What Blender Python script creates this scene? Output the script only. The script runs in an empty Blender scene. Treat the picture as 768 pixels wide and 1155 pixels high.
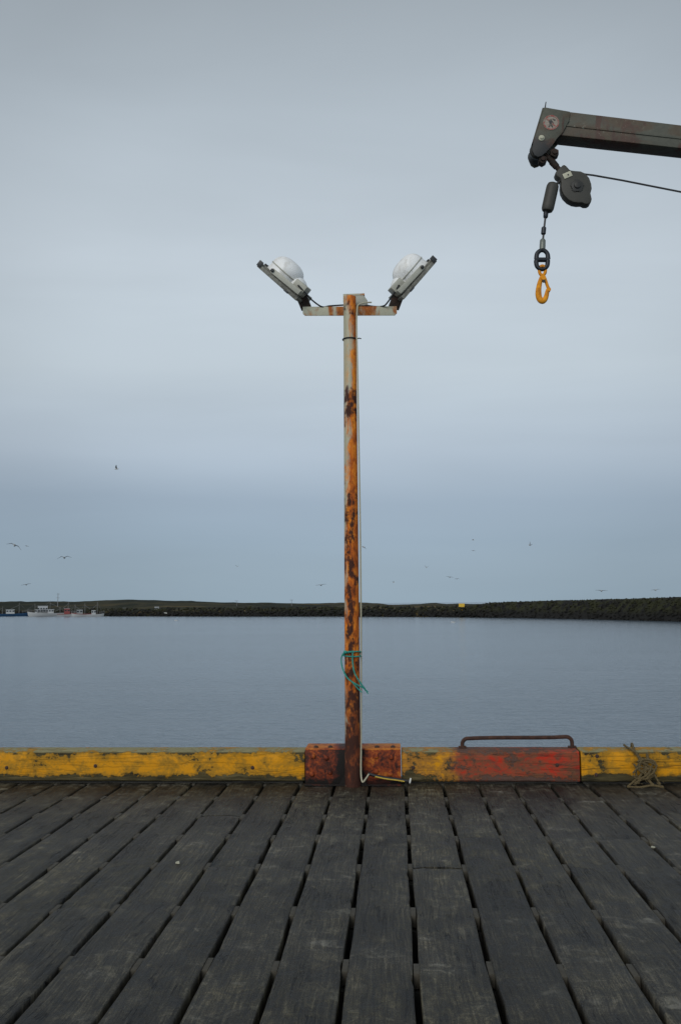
import bpy, bmesh, math, random
from mathutils import Vector, Matrix
R = math.radians
random.seed(11)
sc = bpy.context.scene
COL = sc.collection

# ------------------------------------------------------------------ camera
F = 1000.0; CX, CY = 384.0, 577.5
CAM = Vector((0, 0, 1.6))
ROT = (Matrix.Rotation(R(3.43), 3, 'Z') @ Matrix.Rotation(R(90 + 5.85), 3, 'X') @ Matrix.Rotation(R(-0.6), 3, 'Z'))
cd = bpy.data.cameras.new('camera'); co = bpy.data.objects.new('camera', cd); COL.objects.link(co)
co.location = CAM; co.rotation_euler = ROT.to_euler()
cd.sensor_fit = 'VERTICAL'; cd.sensor_height = 23.6; cd.lens = 23.6 * F / 1155.0
cd.clip_start = 0.05; cd.clip_end = 9000
sc.camera = co

def ray(px, py):
    return (ROT @ Vector(((px - CX) / F, -(py - CY) / F, -1.0))).normalized()
def at(px, py, Y):                 # point of that sight line at world depth Y
    d = ray(px, py); return CAM + d * (Y / d.y)
def ground(px, py, z=0.0):
    d = ray(px, py); return CAM + d * ((z - CAM.z) / d.z)

# ------------------------------------------------------------------ node helper
class NT:
    def __init__(s, name):
        s.m = bpy.data.materials.new(name); s.m.use_nodes = True
        s.t = s.m.node_tree; s.t.nodes.clear()
        s.out = s.t.nodes.new('ShaderNodeOutputMaterial')
    def n(s, kind): return s.t.nodes.new('ShaderNode' + kind)
    def put(s, sock, v):
        if hasattr(v, 'is_output'): s.t.links.new(v, sock)
        elif v is not None:
            if isinstance(v, (tuple, list)) and sock.type == 'RGBA' and len(v) == 3: v = (*v, 1)
            sock.default_value = v
    def pos(s): return s.n('NewGeometry').outputs['Position']
    def obj(s): return s.n('TexCoord').outputs['Object']
    def attr(s, a):
        k = s.n('Attribute'); k.attribute_name = a; return k.outputs['Color']
    def map(s, v, scale=(1, 1, 1), loc=(0, 0, 0), rot=(0, 0, 0)):
        k = s.n('Mapping'); s.put(k.inputs['Vector'], v)
        k.inputs['Scale'].default_value = scale; s.put(k.inputs['Location'], loc); k.inputs['Rotation'].default_value = rot
        return k.outputs[0]
    def noise(s, v, scale=5, detail=4, rough=.55, dist=0.0):
        k = s.n('TexNoise'); s.put(k.inputs['Vector'], v)
        k.inputs['Scale'].default_value = scale; k.inputs['Detail'].default_value = detail
        k.inputs['Roughness'].default_value = rough; k.inputs['Distortion'].default_value = dist
        return k.outputs['Fac']
    def voro(s, v, scale=5, feature='F1'):
        k = s.n('TexVoronoi'); k.feature = feature; s.put(k.inputs['Vector'], v); k.inputs['Scale'].default_value = scale
        return k.outputs['Distance']
    def math(s, op, a, b=None, c=None, clamp=False):
        k = s.n('Math'); k.operation = op; k.use_clamp = clamp
        s.put(k.inputs[0], a); s.put(k.inputs[1], b); s.put(k.inputs[2], c)
        return k.outputs[0]
    def vmath(s, op, a, b):
        k = s.n('VectorMath'); k.operation = op; s.put(k.inputs[0], a); s.put(k.inputs[1], b); return k.outputs[0]
    def ramp(s, f, stops, interp='LINEAR'):
        k = s.n('ValToRGB'); s.put(k.inputs[0], f); e = k.color_ramp.elements; k.color_ramp.interpolation = interp
        while len(e) < len(stops): e.new(.5)
        for i, (p, c) in enumerate(stops):
            e[i].position = p
            e[i].color = (c, c, c, 1) if not isinstance(c, (tuple, list)) else (*c[:3], 1)
        return k.outputs[0]
    def step(s, v, lo, hi):
        k = s.n('MapRange'); k.interpolation_type = 'SMOOTHSTEP'; s.put(k.inputs[0], v)
        s.put(k.inputs[1], lo); s.put(k.inputs[2], hi); return k.outputs[0]
    def mix(s, f, a, b, blend='MIX'):
        k = s.n('Mix'); k.data_type = 'RGBA'; k.blend_type = blend
        s.put(k.inputs['Factor'], f); s.put(k.inputs[6], a); s.put(k.inputs[7], b); return k.outputs[2]
    def sep(s, v):
        k = s.n('SeparateXYZ'); s.put(k.inputs[0], v); return k.outputs
    def comb(s, x, y, z):
        k = s.n('CombineXYZ'); s.put(k.inputs[0], x); s.put(k.inputs[1], y); s.put(k.inputs[2], z); return k.outputs[0]
    def bump(s, h, strength=.5, dist=.01, normal=None):
        k = s.n('Bump'); s.put(k.inputs['Height'], h); k.inputs['Strength'].default_value = strength
        k.inputs['Distance'].default_value = dist
        if normal is not None: s.put(k.inputs['Normal'], normal)
        return k.outputs[0]
    def bsdf(s, color, rough=.7, metal=0.0, normal=None, **kw):
        k = s.n('BsdfPrincipled'); s.put(k.inputs['Base Color'], color); s.put(k.inputs['Roughness'], rough)
        s.put(k.inputs['Metallic'], metal)
        if normal is not None: s.put(k.inputs['Normal'], normal)
        for a, v in kw.items(): s.put(k.inputs[a.replace('_', ' ')], v)
        s.t.links.new(k.outputs[0], s.out.inputs[0]); return s.m

# ------------------------------------------------------------------ mesh helper
class MB:
    def __init__(s): s.v = []; s.f = []; s.tone = None
    def add(s, vs, fs):
        b = len(s.v); s.v += [Vector(p) for p in vs]; s.f += [tuple(b + i for i in q) for q in fs]
    def box(s, c, size, rot=None, bev=0.0):
        x, y, z = [k / 2 for k in size]; b = min(bev, x * .9, y * .9, z * .9)
        if b <= 0:
            vs = [Vector((i, j, k)) for i in (-x, x) for j in (-y, y) for k in (-z, z)]
            fs = [(0, 1, 3, 2), (4, 6, 7, 5), (0, 4, 5, 1), (2, 3, 7, 6), (0, 2, 6, 4), (1, 5, 7, 3)]
        else:
            bm = bmesh.new(); bmesh.ops.create_cube(bm, size=1)
            for q in bm.verts: q.co = Vector((q.co.x * 2 * x, q.co.y * 2 * y, q.co.z * 2 * z))
            bmesh.ops.bevel(bm, geom=bm.edges[:], offset=b, segments=2, profile=.5, affect='EDGES')
            bm.verts.index_update(); vs = [q.co.copy() for q in bm.verts]; fs = [[q.index for q in f.verts] for f in bm.faces]; bm.free()
        M3 = rot if rot is not None else Matrix.Identity(3)
        s.add([Vector(c) + M3 @ p for p in vs], fs); return s
    def beam(s, a, b, w, h, up=Vector((0, 0, 1)), bev=0.0):     # box from a to b: w across, h along up
        a = Vector(a); b = Vector(b); d = (b - a); L = d.length; d.normalize()
        sd = d.cross(up).normalized(); u = sd.cross(d).normalized()
        M3 = Matrix((d, sd, u)).transposed()
        return s.box((a + b) / 2, (L, w, h), M3, bev)
    def tube(s, pts, r, seg=10, cap=True, closed=False):
        pts = [Vector(p) for p in pts]; n = len(pts)
        rs = r if isinstance(r, (list, tuple)) else [r] * n
        prev = None; vs = []
        for i, p in enumerate(pts):
            if closed: t = pts[(i + 1) % n] - pts[i - 1]
            else: t = pts[min(i + 1, n - 1)] - pts[max(i - 1, 0)]
            t.normalize()
            if prev is None:
                a = Vector((0, 0, 1)) if abs(t.z) < .9 else Vector((0, 1, 0))
                nx = t.cross(a).normalized()
            else: nx = (prev - t * prev.dot(t)).normalized()
            prev = nx; ny = t.cross(nx)
            for k in range(seg):
                a = 2 * math.pi * k / seg
                vs.append(p + (nx * math.cos(a) + ny * math.sin(a)) * rs[i])
        fs = []
        for i in range(n if closed else n - 1):
            j = (i + 1) % n
            for k in range(seg):
                fs.append((i * seg + k, i * seg + (k + 1) % seg, j * seg + (k + 1) % seg, j * seg + k))
        if cap and not closed:
            fs.append(tuple(range(seg - 1, -1, -1))); fs.append(tuple((n - 1) * seg + k for k in range(seg)))
        s.add(vs, fs); return s
    def lathe(s, c, prof, axis=Vector((0, 0, 1)), seg=24, sx=1.0, sy=1.0, xdir=None):
        ax = Vector(axis).normalized()
        x = Vector(xdir) if xdir is not None else (ax.cross(Vector((0, 1, 0))) if abs(ax.y) < .9 else ax.cross(Vector((1, 0, 0))))
        x = (x - ax * x.dot(ax)).normalized(); y = ax.cross(x); c = Vector(c); vs = []
        for (r, h) in prof:
            for k in range(seg):
                a = 2 * math.pi * k / seg
                vs.append(c + ax * h + x * (r * sx * math.cos(a)) + y * (r * sy * math.sin(a)))
        fs = []; n = len(prof)
        for i in range(n - 1):
            for k in range(seg):
                fs.append((i * seg + k, i * seg + (k + 1) % seg, (i + 1) * seg + (k + 1) % seg, (i + 1) * seg + k))
        fs.append(tuple(range(seg - 1, -1, -1))); fs.append(tuple((n - 1) * seg + k for k in range(seg)))
        s.add(vs, fs); return s
    def prism(s, pts, back, bev=0.0):                            # outline of 3-D points, extruded by vector back
        bm = bmesh.new(); vs = [bm.verts.new(p) for p in pts]; f = bm.faces.new(vs)
        e = bmesh.ops.extrude_face_region(bm, geom=[f])
        bmesh.ops.translate(bm, vec=Vector(back), verts=[q for q in e['geom'] if isinstance(q, bmesh.types.BMVert)])
        if bev > 0:
            ed = [e_ for e_ in bm.edges if len(e_.link_faces) == 2 and e_.calc_face_angle(0) > .6]
            bmesh.ops.bevel(bm, geom=ed, offset=bev, segments=2, profile=.5, affect='EDGES')
        bmesh.ops.recalc_face_normals(bm, faces=bm.faces[:])
        bm.verts.index_update()
        s.add([q.co.copy() for q in bm.verts], [[q.index for q in fc.verts] for fc in bm.faces]); bm.free(); return s
    def ico(s, c, r, sub=2, scale=(1, 1, 1)):
        bm = bmesh.new(); bmesh.ops.create_icosphere(bm, subdivisions=sub, radius=r)
        bm.verts.index_update(); c = Vector(c)
        s.add([c + Vector((q.co.x * scale[0], q.co.y * scale[1], q.co.z * scale[2])) for q in bm.verts],
              [[q.index for q in f.verts] for f in bm.faces]); bm.free(); return s

ORG = {}
def root_of(o):
    while o.parent: o = o.parent
    return o
def obj(name, mb, mat, parent=None, origin=None, smooth=40, recalc=True):
    if parent is not None: L = ORG[root_of(parent).name]
    else: L = Vector(origin) if origin is not None else Vector((0, 0, 0))
    me = bpy.data.meshes.new(name)
    me.from_pydata([tuple(p - L) for p in mb.v], [], mb.f); me.update()
    if recalc:
        bm = bmesh.new(); bm.from_mesh(me); bmesh.ops.recalc_face_normals(bm, faces=bm.faces[:]); bm.to_mesh(me); bm.free()
    o = bpy.data.objects.new(name, me); COL.objects.link(o)
    if mat: me.materials.append(mat)
    if smooth:
        for p in me.polygons: p.use_smooth = True
        me.set_sharp_from_angle(angle=R(smooth))
    if parent is not None: o.parent = parent
    else: o.location = L; ORG[o.name] = L
    return o
def tag(o, label, cat, group=None):
    o['label'] = label; o['category'] = cat
    if group: o['group'] = group
    return o
def thing(name, label, cat, loc, group=None):
    o = bpy.data.objects.new(name, None); COL.objects.link(o); o.location = loc; o.empty_display_size = .2
    ORG[o.name] = Vector(loc); return tag(o, label, cat, group)
def kind(o, k): o['kind'] = k; return o
def lerp(a, b, t): return a + (b - a) * t
def smooth_path(pts, n=6):                                       # Catmull-Rom
    pts = [Vector(p) for p in pts]; out = []
    for i in range(len(pts) - 1):
        p0 = pts[max(i - 1, 0)]; p1 = pts[i]; p2 = pts[i + 1]; p3 = pts[min(i + 2, len(pts) - 1)]
        for k in range(n):
            t = k / n
            out.append(.5 * ((2 * p1) + (p2 - p0) * t + (2 * p0 - 5 * p1 + 4 * p2 - p3) * t * t + (3 * p1 - p0 - 3 * p2 + p3) * t ** 3))
    out.append(pts[-1]); return out

# ------------------------------------------------------------------ key positions
DK = ground(398, 884.5).y                # front face of the kerb
WZ = -2.5                                # water level
XK = lambda px: at(px, 866, DK).x
zpole = lambda py: at(396, py, DK).z

# ------------------------------------------------------------------ materials
def mat_plain(name, col, rough=.6, metal=0.0, var=.25, scale=20, bump=.1):
    t = NT(name); n = t.noise(t.obj(), scale, 5, .6)
    c = t.mix(n, tuple(k * (1 - var) for k in col), tuple(min(1, k * (1 + var)) for k in col))
    return t.bsdf(c, rough, metal, t.bump(n, bump, .004))

def mat_wood():
    t = NT('weathered_deck_wood'); p = t.pos(); tone = t.attr('tone')
    off = t.vmath('MULTIPLY', tone, (37.0, 91.0, 0)); q = t.vmath('ADD', p, off)
    warp = t.noise(t.map(q, (2.5, 1.6, 1)), 1.0, 3, .5)
    qx, qy, qz = t.sep(q)[0], t.sep(q)[1], t.sep(q)[2]
    qx2 = t.math('ADD', qx, t.math('MULTIPLY', warp, .07)); q2 = t.comb(qx2, qy, 0.0)
    grain = t.noise(t.map(q2, (85, 3.2, 1)), 1.0, 6, .7, .25)
    fine = t.noise(t.map(q2, (150, 85, 1)), 1.0, 5, .78)
    scuff = t.noise(t.map(q, (12, 9, 1)), 1.0, 9, .76, .8)
    blot = t.noise(t.map(q, (2.6, 1.5, 1)), 1.0, 5, .62, .4)
    wide = t.noise(t.map(p, (.45, .5, 1)), 1.0, 3, .5)
    crackn = t.noise(t.map(q2, (9, .55, 1)), 1.0, 5, .62, .2)
    crack = t.step(t.math('ABSOLUTE', t.math('SUBTRACT', crackn, .5)), .0, .014)
    crack = t.math('MAXIMUM', crack, t.step(blot, .42, .48))
    scr = t.step(t.math('ABSOLUTE', t.math('SUBTRACT', t.noise(t.map(q, (5, 15, 1), rot=(0, 0, .25)), 1.0, 6, .66, 1.6), .5)), .022, .0)
    scr = t.math('MULTIPLY', scr, t.step(t.noise(t.map(q, (3, 4, 1)), 1.0, 3, .5), .44, .62))
    v = t.math('ADD', t.math('MULTIPLY', grain, .34), t.math('MULTIPLY', scuff, .44))
    v = t.math('ADD', v, t.math('MULTIPLY', fine, .36))
    col = t.ramp(v, [(.475, (.0045, .0039, .0028)), (.545, (.0175, .0155, .0113)), (.605, (.050, .0448, .0335)), (.68, (.140, .127, .098))])
    col = t.mix(t.step(blot, .36, .66), t.mix(1.0, col, (.50, .49, .47), 'MULTIPLY'), t.mix(1.0, col, (1.35, 1.31, 1.18), 'MULTIPLY'))
    worn = t.math('MULTIPLY', t.step(t.noise(t.map(q, (2.2, 6.5, 1)), 1.0, 7, .74, .8), .50, .66), t.step(scuff, .44, .60))
    worn = t.math('MULTIPLY', worn, t.step(blot, .44, .58))
    col = t.mix(t.math('MULTIPLY', worn, .62), col, (.20, .19, .16))
    col = t.mix(t.math('MULTIPLY', scr, .16), col, (.17, .162, .138))
    alg = t.math('MULTIPLY', t.step(wide, .42, .60), .45)
    col = t.mix(alg, col, t.mix(1.0, col, (1.02, .98, .68), 'MULTIPLY'))
    tf = t.sep(tone)[2]
    col = t.mix(1.0, col, t.comb(tf, tf, tf), 'MULTIPLY')
    col = t.mix(crack, (.004, .004, .0035), col)
    kn = t.voro(t.map(q2, (2.3, .8, 1)), 1.0); kk = t.step(t.math('ADD', kn, t.math('MULTIPLY', scuff, .03)), .085, .045)
    col = t.mix(t.math('MULTIPLY', kk, .8), col, (.012, .009, .006))
    # rust that has washed off the lamp post bracket on to the boards
    d_ = t.math('SUBTRACT', DK, t.sep(p)[1]); dx = t.math('ABSOLUTE', t.math('SUBTRACT', t.sep(p)[0], XK(398)))
    rs_ = t.math('MULTIPLY', t.step(t.math('ADD', d_, t.math('MULTIPLY', blot, .5)), .75, .25), t.step(t.math('ADD', dx, t.math('MULTIPLY', scuff, .3)), .75, .35))
    col = t.mix(t.math('MULTIPLY', rs_, .35), col, (.085, .042, .018))
    h = t.math('ADD', t.math('MULTIPLY', grain, .7), t.math('MULTIPLY', scuff, .7))
    h = t.math('ADD', h, t.math('MULTIPLY', crack, .9)); h = t.math('ADD', h, t.math('MULTIPLY', fine, .4))
    return t.bsdf(col, t.ramp(scuff, [(.35, .46), (.65, .68)]), 0, t.bump(h, 1.0, .009), Specular_IOR_Level=.38)

KH = at(250, 848, DK).z
def mat_kerb(name, mode):
    t = NT(name); p = t.pos(); X, Y, Z = t.sep(p)
    n1 = t.noise(t.map(p, (4.2, 3, 6)), 1.0, 9, .70, .35)
    n2 = t.noise(t.map(p, (26, 14, 34)), 1.0, 6, .72, .3)
    n3 = t.noise(t.map(p, (5, 30, 60)), 1.0, 4, .6)
    low = t.step(Z, .115, .025); high = t.step(Z, .235, .30)
    w = t.math('ADD', t.math('MULTIPLY', n1, .85), t.math('MULTIPLY', n2, .38))
    k = {'left': (.26, .16, .032), 'middle': (.12, .10, .05), 'right': (.32, .10, .05)}[mode]
    w = t.math('ADD', w, t.math('MULTIPLY', low, k[0])); w = t.math('ADD', w, t.math('MULTIPLY', high, k[1])); w = t.math('ADD', w, k[2])
    thin = t.step(w, .56, .70); bare = t.step(w, .715, .755)
    wood = t.ramp(n3, [(.3, (.022, .019, .011)), (.55, (.075, .060, .026)), (.75, (.14, .115, .058))])
    wood = t.mix(t.step(Z, KH - .012, KH + .001), wood, t.mix(n2, (.16, .145, .075), (.36, .32, .17)))
    yel = t.mix(n2, (.50, .205, .004), (.71, .315, .006))
    paint = yel
    if mode == 'middle':
        red = t.mix(t.step(t.noise(t.map(p, (4, 5, 12)), 1.0, 7, .72, .8), .40, .60), t.mix(n3, (.085, .032, .021), (.17, .055, .036)), (.44, .028, .011))
        edge = t.math('ADD', X, t.math('MULTIPLY', t.math('SUBTRACT', n1, .5), .35))
        xr = XK(512)
        paint = t.mix(t.step(edge, xr - .05, xr + .05), yel, red)
        # the board past the wear is dull brown
        wood = t.mix(t.step(edge, xr - .05, xr + .05), wood, t.mix(n3, (.06, .035, .028), (.15, .085, .065)))
    dirty = t.mix(t.math('MULTIPLY', thin, .62), paint, (.17, .115, .022) if mode != 'middle' else (.15, .08, .04))
    col = t.mix(bare, dirty, wood)
    stain = t.step(t.noise(t.map(p, (9, 9, 1.4)), 1.0, 5, .6), .60, .74)
    col = t.mix(t.math('MULTIPLY', stain, .5), col, (.05, .04, .02))
    cr = t.step(t.math('ABSOLUTE', t.math('SUBTRACT', t.noise(t.map(p, (.7, 1, 13)), 1.0, 3, .5, .4), .5)), .0, .012)
    col = t.mix(t.math('MULTIPLY', t.math('SUBTRACT', 1.0, cr), .55 if mode == 'right' else .25), col, (.014, .012, .008))
    h = t.math('SUBTRACT', t.math('MULTIPLY', n3, .5), t.math('MULTIPLY', bare, .6)); h = t.math('ADD', h, t.math('MULTIPLY', cr, .5))
    return t.bsdf(col, t.ramp(w, [(.5, .55), (.8, .85)]), 0, t.bump(h, .7, .006), Specular_IOR_Level=.18)

def mat_pole():
    t = NT('rusted_painted_steel_pole'); p = t.pos(); X, Y, Z = t.sep(p)
    zb, zt_ = 0.0, 4.6
    hf = lambda py: max(0, min(1, zpole(py) / zt_))
    zz = t.math('DIVIDE', Z, zt_)
    def zr(st): return t.ramp(zz, sorted([(hf(a), b) for a, b in st]))
    n = t.noise(t.map(p, (9, 9, 3.2)), 1.0, 7, .64, .6); n2 = t.noise(t.map(p, (26, 26, 9)), 1.0, 6, .7, .4)
    spots = t.noise(t.map(p, (22, 22, 14)), 1.0, 4, .6)
    x0 = at(397, 600, DK - .09).x
    side = t.math('MULTIPLY', t.math('SUBTRACT', X, x0 - .01), 5.0)
    rv = t.math('ADD', t.math('ADD', zr([(880, .98), (790, .92), (640, .84), (570, .74), (520, .66), (462, .62), (444, .42), (425, .26), (400, .28), (365, .46), (340, .50), (333, .56)]), side),
                t.math('MULTIPLY', t.math('SUBTRACT', n, .5), 1.5))
    rust = t.step(rv, .34, .66)
    dv = t.math('ADD', zr([(880, .80), (850, .70), (820, .66), (770, .60), (700, .55), (660, .60), (610, .58), (560, .57), (540, .40), (500, .30), (485, .48), (470, .60), (450, .62), (428, .22), (400, .16), (378, .36), (352, .56), (343, .36)]),
                t.math('ADD', t.math('MULTIPLY', t.math('SUBTRACT', n, .5), 1.1), t.math('MULTIPLY', t.math('SUBTRACT', spots, .5), 1.0)))
    dv = t.math('SUBTRACT', dv, t.math('MULTIPLY', t.math('ABSOLUTE', t.math('ADD', side, .02)), .35))
    dark = t.step(dv, .42, .66)
    cream = t.mix(n2, (.28, .265, .18), (.46, .43, .31))
    cream = t.mix(t.math('MULTIPLY', t.step(n, .5, .75), .6), cream, (.46, .27, .09))
    orange = t.ramp(t.math('ADD', t.math('MULTIPLY', n2, .6), t.math('MULTIPLY', n, .4)), [(.36, (.14, .026, .005)), (.47, (.46, .105, .008)), (.57, (.72, .225, .015)), (.70, (.78, .36, .05))])
    deep = t.mix(t.step(Z, 1.1, .35), orange, t.ramp(t.math('ADD', t.math('MULTIPLY', n2, .6), t.math('MULTIPLY', n, .4)), [(.38, (.05, .014, .008)), (.5, (.20, .045, .010)), (.64, (.42, .12, .016))]))
    col = t.mix(rust, cream, deep)
    col = t.mix(dark, col, t.mix(n2, (.008, .005, .004), (.085, .022, .010)))
    h = t.math('ADD', t.math('MULTIPLY', n2, .5), t.math('MULTIPLY', dark, .5))
    return t.bsdf(col, t.mix(rust, (.45,) * 3, (.85,) * 3), 0, t.bump(h, .55, .004), Specular_IOR_Level=.35)

def mat_rust(name, cols, scale=1.0, bumpd=.005, paint=None, amount=.5, bs=.6):
    t = NT(name); p = t.pos()
    n = t.noise(p, 9 * scale, 7, .66, .7); n2 = t.noise(p, 40 * scale, 5, .7); n3 = t.noise(t.map(p, (1, 1, .35)), 5 * scale, 5, .6, .4)
    v = t.math('ADD', t.math('MULTIPLY', n, .65), t.math('MULTIPLY', n2, .35))
    col = t.ramp(v, [(.34, cols[0]), (.5, cols[1]), (.64, cols[2])])
    if paint is not None:
        pc = t.mix(n2, tuple(k * .8 for k in paint), tuple(k * 1.15 for k in paint))
        col = t.mix(t.step(n3, amount - .07, amount + .07), pc, col)
    return t.bsdf(col, .8, 0, t.bump(v, bs, bumpd), Specular_IOR_Level=.3)

def mat_plate():
    t = NT('rusted_base_plate'); p = t.pos(); X, Y, Z = t.sep(p)
    n = t.noise(p, 7, 7, .68, .7); n2 = t.noise(p, 34, 5, .7); n3 = t.noise(t.map(p, (9, 9, 3)), 1.0, 5, .6, .4)
    v = t.math('ADD', t.math('MULTIPLY', n, .65), t.math('MULTIPLY', n2, .35))
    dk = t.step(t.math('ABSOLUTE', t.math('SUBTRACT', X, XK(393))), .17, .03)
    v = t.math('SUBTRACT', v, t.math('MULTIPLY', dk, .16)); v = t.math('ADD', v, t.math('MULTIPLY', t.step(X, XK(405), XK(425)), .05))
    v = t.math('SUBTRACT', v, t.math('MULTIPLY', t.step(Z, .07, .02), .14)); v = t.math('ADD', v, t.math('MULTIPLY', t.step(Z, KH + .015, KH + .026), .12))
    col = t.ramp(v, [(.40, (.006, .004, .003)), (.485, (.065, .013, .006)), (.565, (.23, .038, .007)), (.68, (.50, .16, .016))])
    sp_ = t.step(n3, .60, .68); col = t.mix(t.math('MULTIPLY', sp_, .8), col, (.014, .007, .005))
    return t.bsdf(col, .75, 0, t.bump(v, .7, .005), Specular_IOR_Level=.35)

B_ = lambda x, y: at(x, y, 5.6)
def mat_worn(name, a, b, cut):
    t = NT(name); n = t.noise(t.pos(), 55, 5, .65, .5); n2 = t.noise(t.pos(), 160, 3, .6)
    return t.bsdf(t.mix(t.step(t.math('ADD', n, t.math('MULTIPLY', n2, .15)), cut, cut + .16), a, b), .65, 0)

def mat_dome():
    t = NT('milky_white_dome'); p = t.pos()
    n = t.noise(t.map(p, (9, 9, 4)), 1.0, 6, .65, .5); n2 = t.noise(p, 45, 4, .7)
    c = t.mix(t.step(n, .46, .66), (.76, .75, .73), (.58, .56, .52)); c = t.mix(t.step(n2, .60, .70), c, (.50, .48, .44))
    return t.bsdf(c, .42, 0, t.bump(n, .15, .01))

def mat_boom():
    t = NT('worn_olive_crane_paint'); p = t.pos()
    n = t.noise(t.map(p, (3, 3, 9)), 1.0, 7, .66, .6); n2 = t.noise(p, 34, 6, .7); n3 = t.noise(t.map(p, (7, 7, 3)), 1.0, 5, .6, .8)
    c = t.mix(n2, (.026, .029, .019), (.085, .082, .057))
    c = t.mix(t.math('MULTIPLY', t.step(n, .44, .6), .85), c, t.mix(n2, (.030, .018, .009), (.085, .052, .022)))
    c = t.mix(t.step(n3, .50, .60), c, t.mix(n2, (.016, .008, .005), (.085, .032, .014)))
    gp = B_(606, 171); dd = t.vmath('SUBTRACT', p, tuple(gp)); k_ = t.n('VectorMath'); k_.operation = 'LENGTH'; t.put(k_.inputs[0], dd)
    gre = t.step(t.math('ADD', k_.outputs['Value'], t.math('MULTIPLY', n2, .10)), .17, .10)
    c = t.mix(gre, c, (.010, .010, .010))
    c = t.mix(t.step(t.math('ADD', n2, t.math('MULTIPLY', n, .4)), .86, .92), c, (.16, .16, .13))
    return t.bsdf(c, .6, 0, t.bump(n2, .3, .003))

def mat_water():
    t = NT('harbour_water'); p = t.pos()
    a = t.noise(t.map(p, (.55, 1.9, 1), rot=(0, 0, R(8))), 1.0, 4, .55, .3)
    b = t.noise(t.map(p, (2.2, 6.5, 1), rot=(0, 0, R(-6))), 1.0, 3, .55)
    c = t.noise(t.map(p, (.05, .16, 1), rot=(0, 0, R(3))), 1.0, 3, .5)
    gust = t.step(t.noise(t.map(p, (.008, .045, 1)), 1.0, 4, .6), .35, .7)
    h = t.math('ADD', t.math('MULTIPLY', a, .8), t.math('MULTIPLY', b, .32)); h = t.math('ADD', h, t.math('MULTIPLY', c, .9))
    h = t.math('MULTIPLY', h, t.math('ADD', t.math('MULTIPLY', gust, .5), .65))
    col = t.mix(c, (.084, .116, .150), (.094, .128, .164))
    return t.bsdf(col, .16, 0, t.bump(h, .34, .30), IOR=1.333, Specular_IOR_Level=.62)

def mat_moor():
    t = NT('moorland_turf'); p = t.pos(); X, Y, Z = t.sep(p)
    a = t.noise(t.map(p, (.03, .012, .3)), 1.0, 6, .65, .6); b = t.noise(t.map(p, (.25, .08, 1.2)), 1.0, 5, .7)
    c = t.mix(t.step(a, .42, .6), (.014, .017, .008), (.044, .039, .018))
    c = t.mix(t.step(b, .45, .65), c, t.mix(1.0, c, (.5, .55, .55), 'MULTIPLY'))
    straw = t.math('MULTIPLY', t.step(t.noise(t.map(p, (.012, .03, .1)), 1.0, 4, .6), .52, .62), t.step(Z, WZ + 5.4, WZ + 3.4))
    c = t.mix(t.math('MULTIPLY', straw, .8), c, (.11, .078, .030))
    return t.bsdf(c, .95, 0, t.bump(b, .6, .6), Specular_IOR_Level=.1)

def mat_rock():
    t = NT('basalt_armour_rock'); p = t.pos(); X, Y, Z = t.sep(p)
    a = t.noise(p, .5, 5, .6); b = t.noise(p, 2.4, 5, .7)
    c = t.mix(b, (.005, .005, .005), (.022, .021, .019))
    moss = t.math('MULTIPLY', t.step(a, .40, .58), t.step(Z, WZ + .8, WZ + 2.6))
    c = t.mix(t.math('MULTIPLY', moss, .85), c, t.mix(b, (.012, .015, .006), (.052, .052, .021)))
    return t.bsdf(c, .9, 0, t.bump(b, .6, .3), Specular_IOR_Level=.2)

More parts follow.
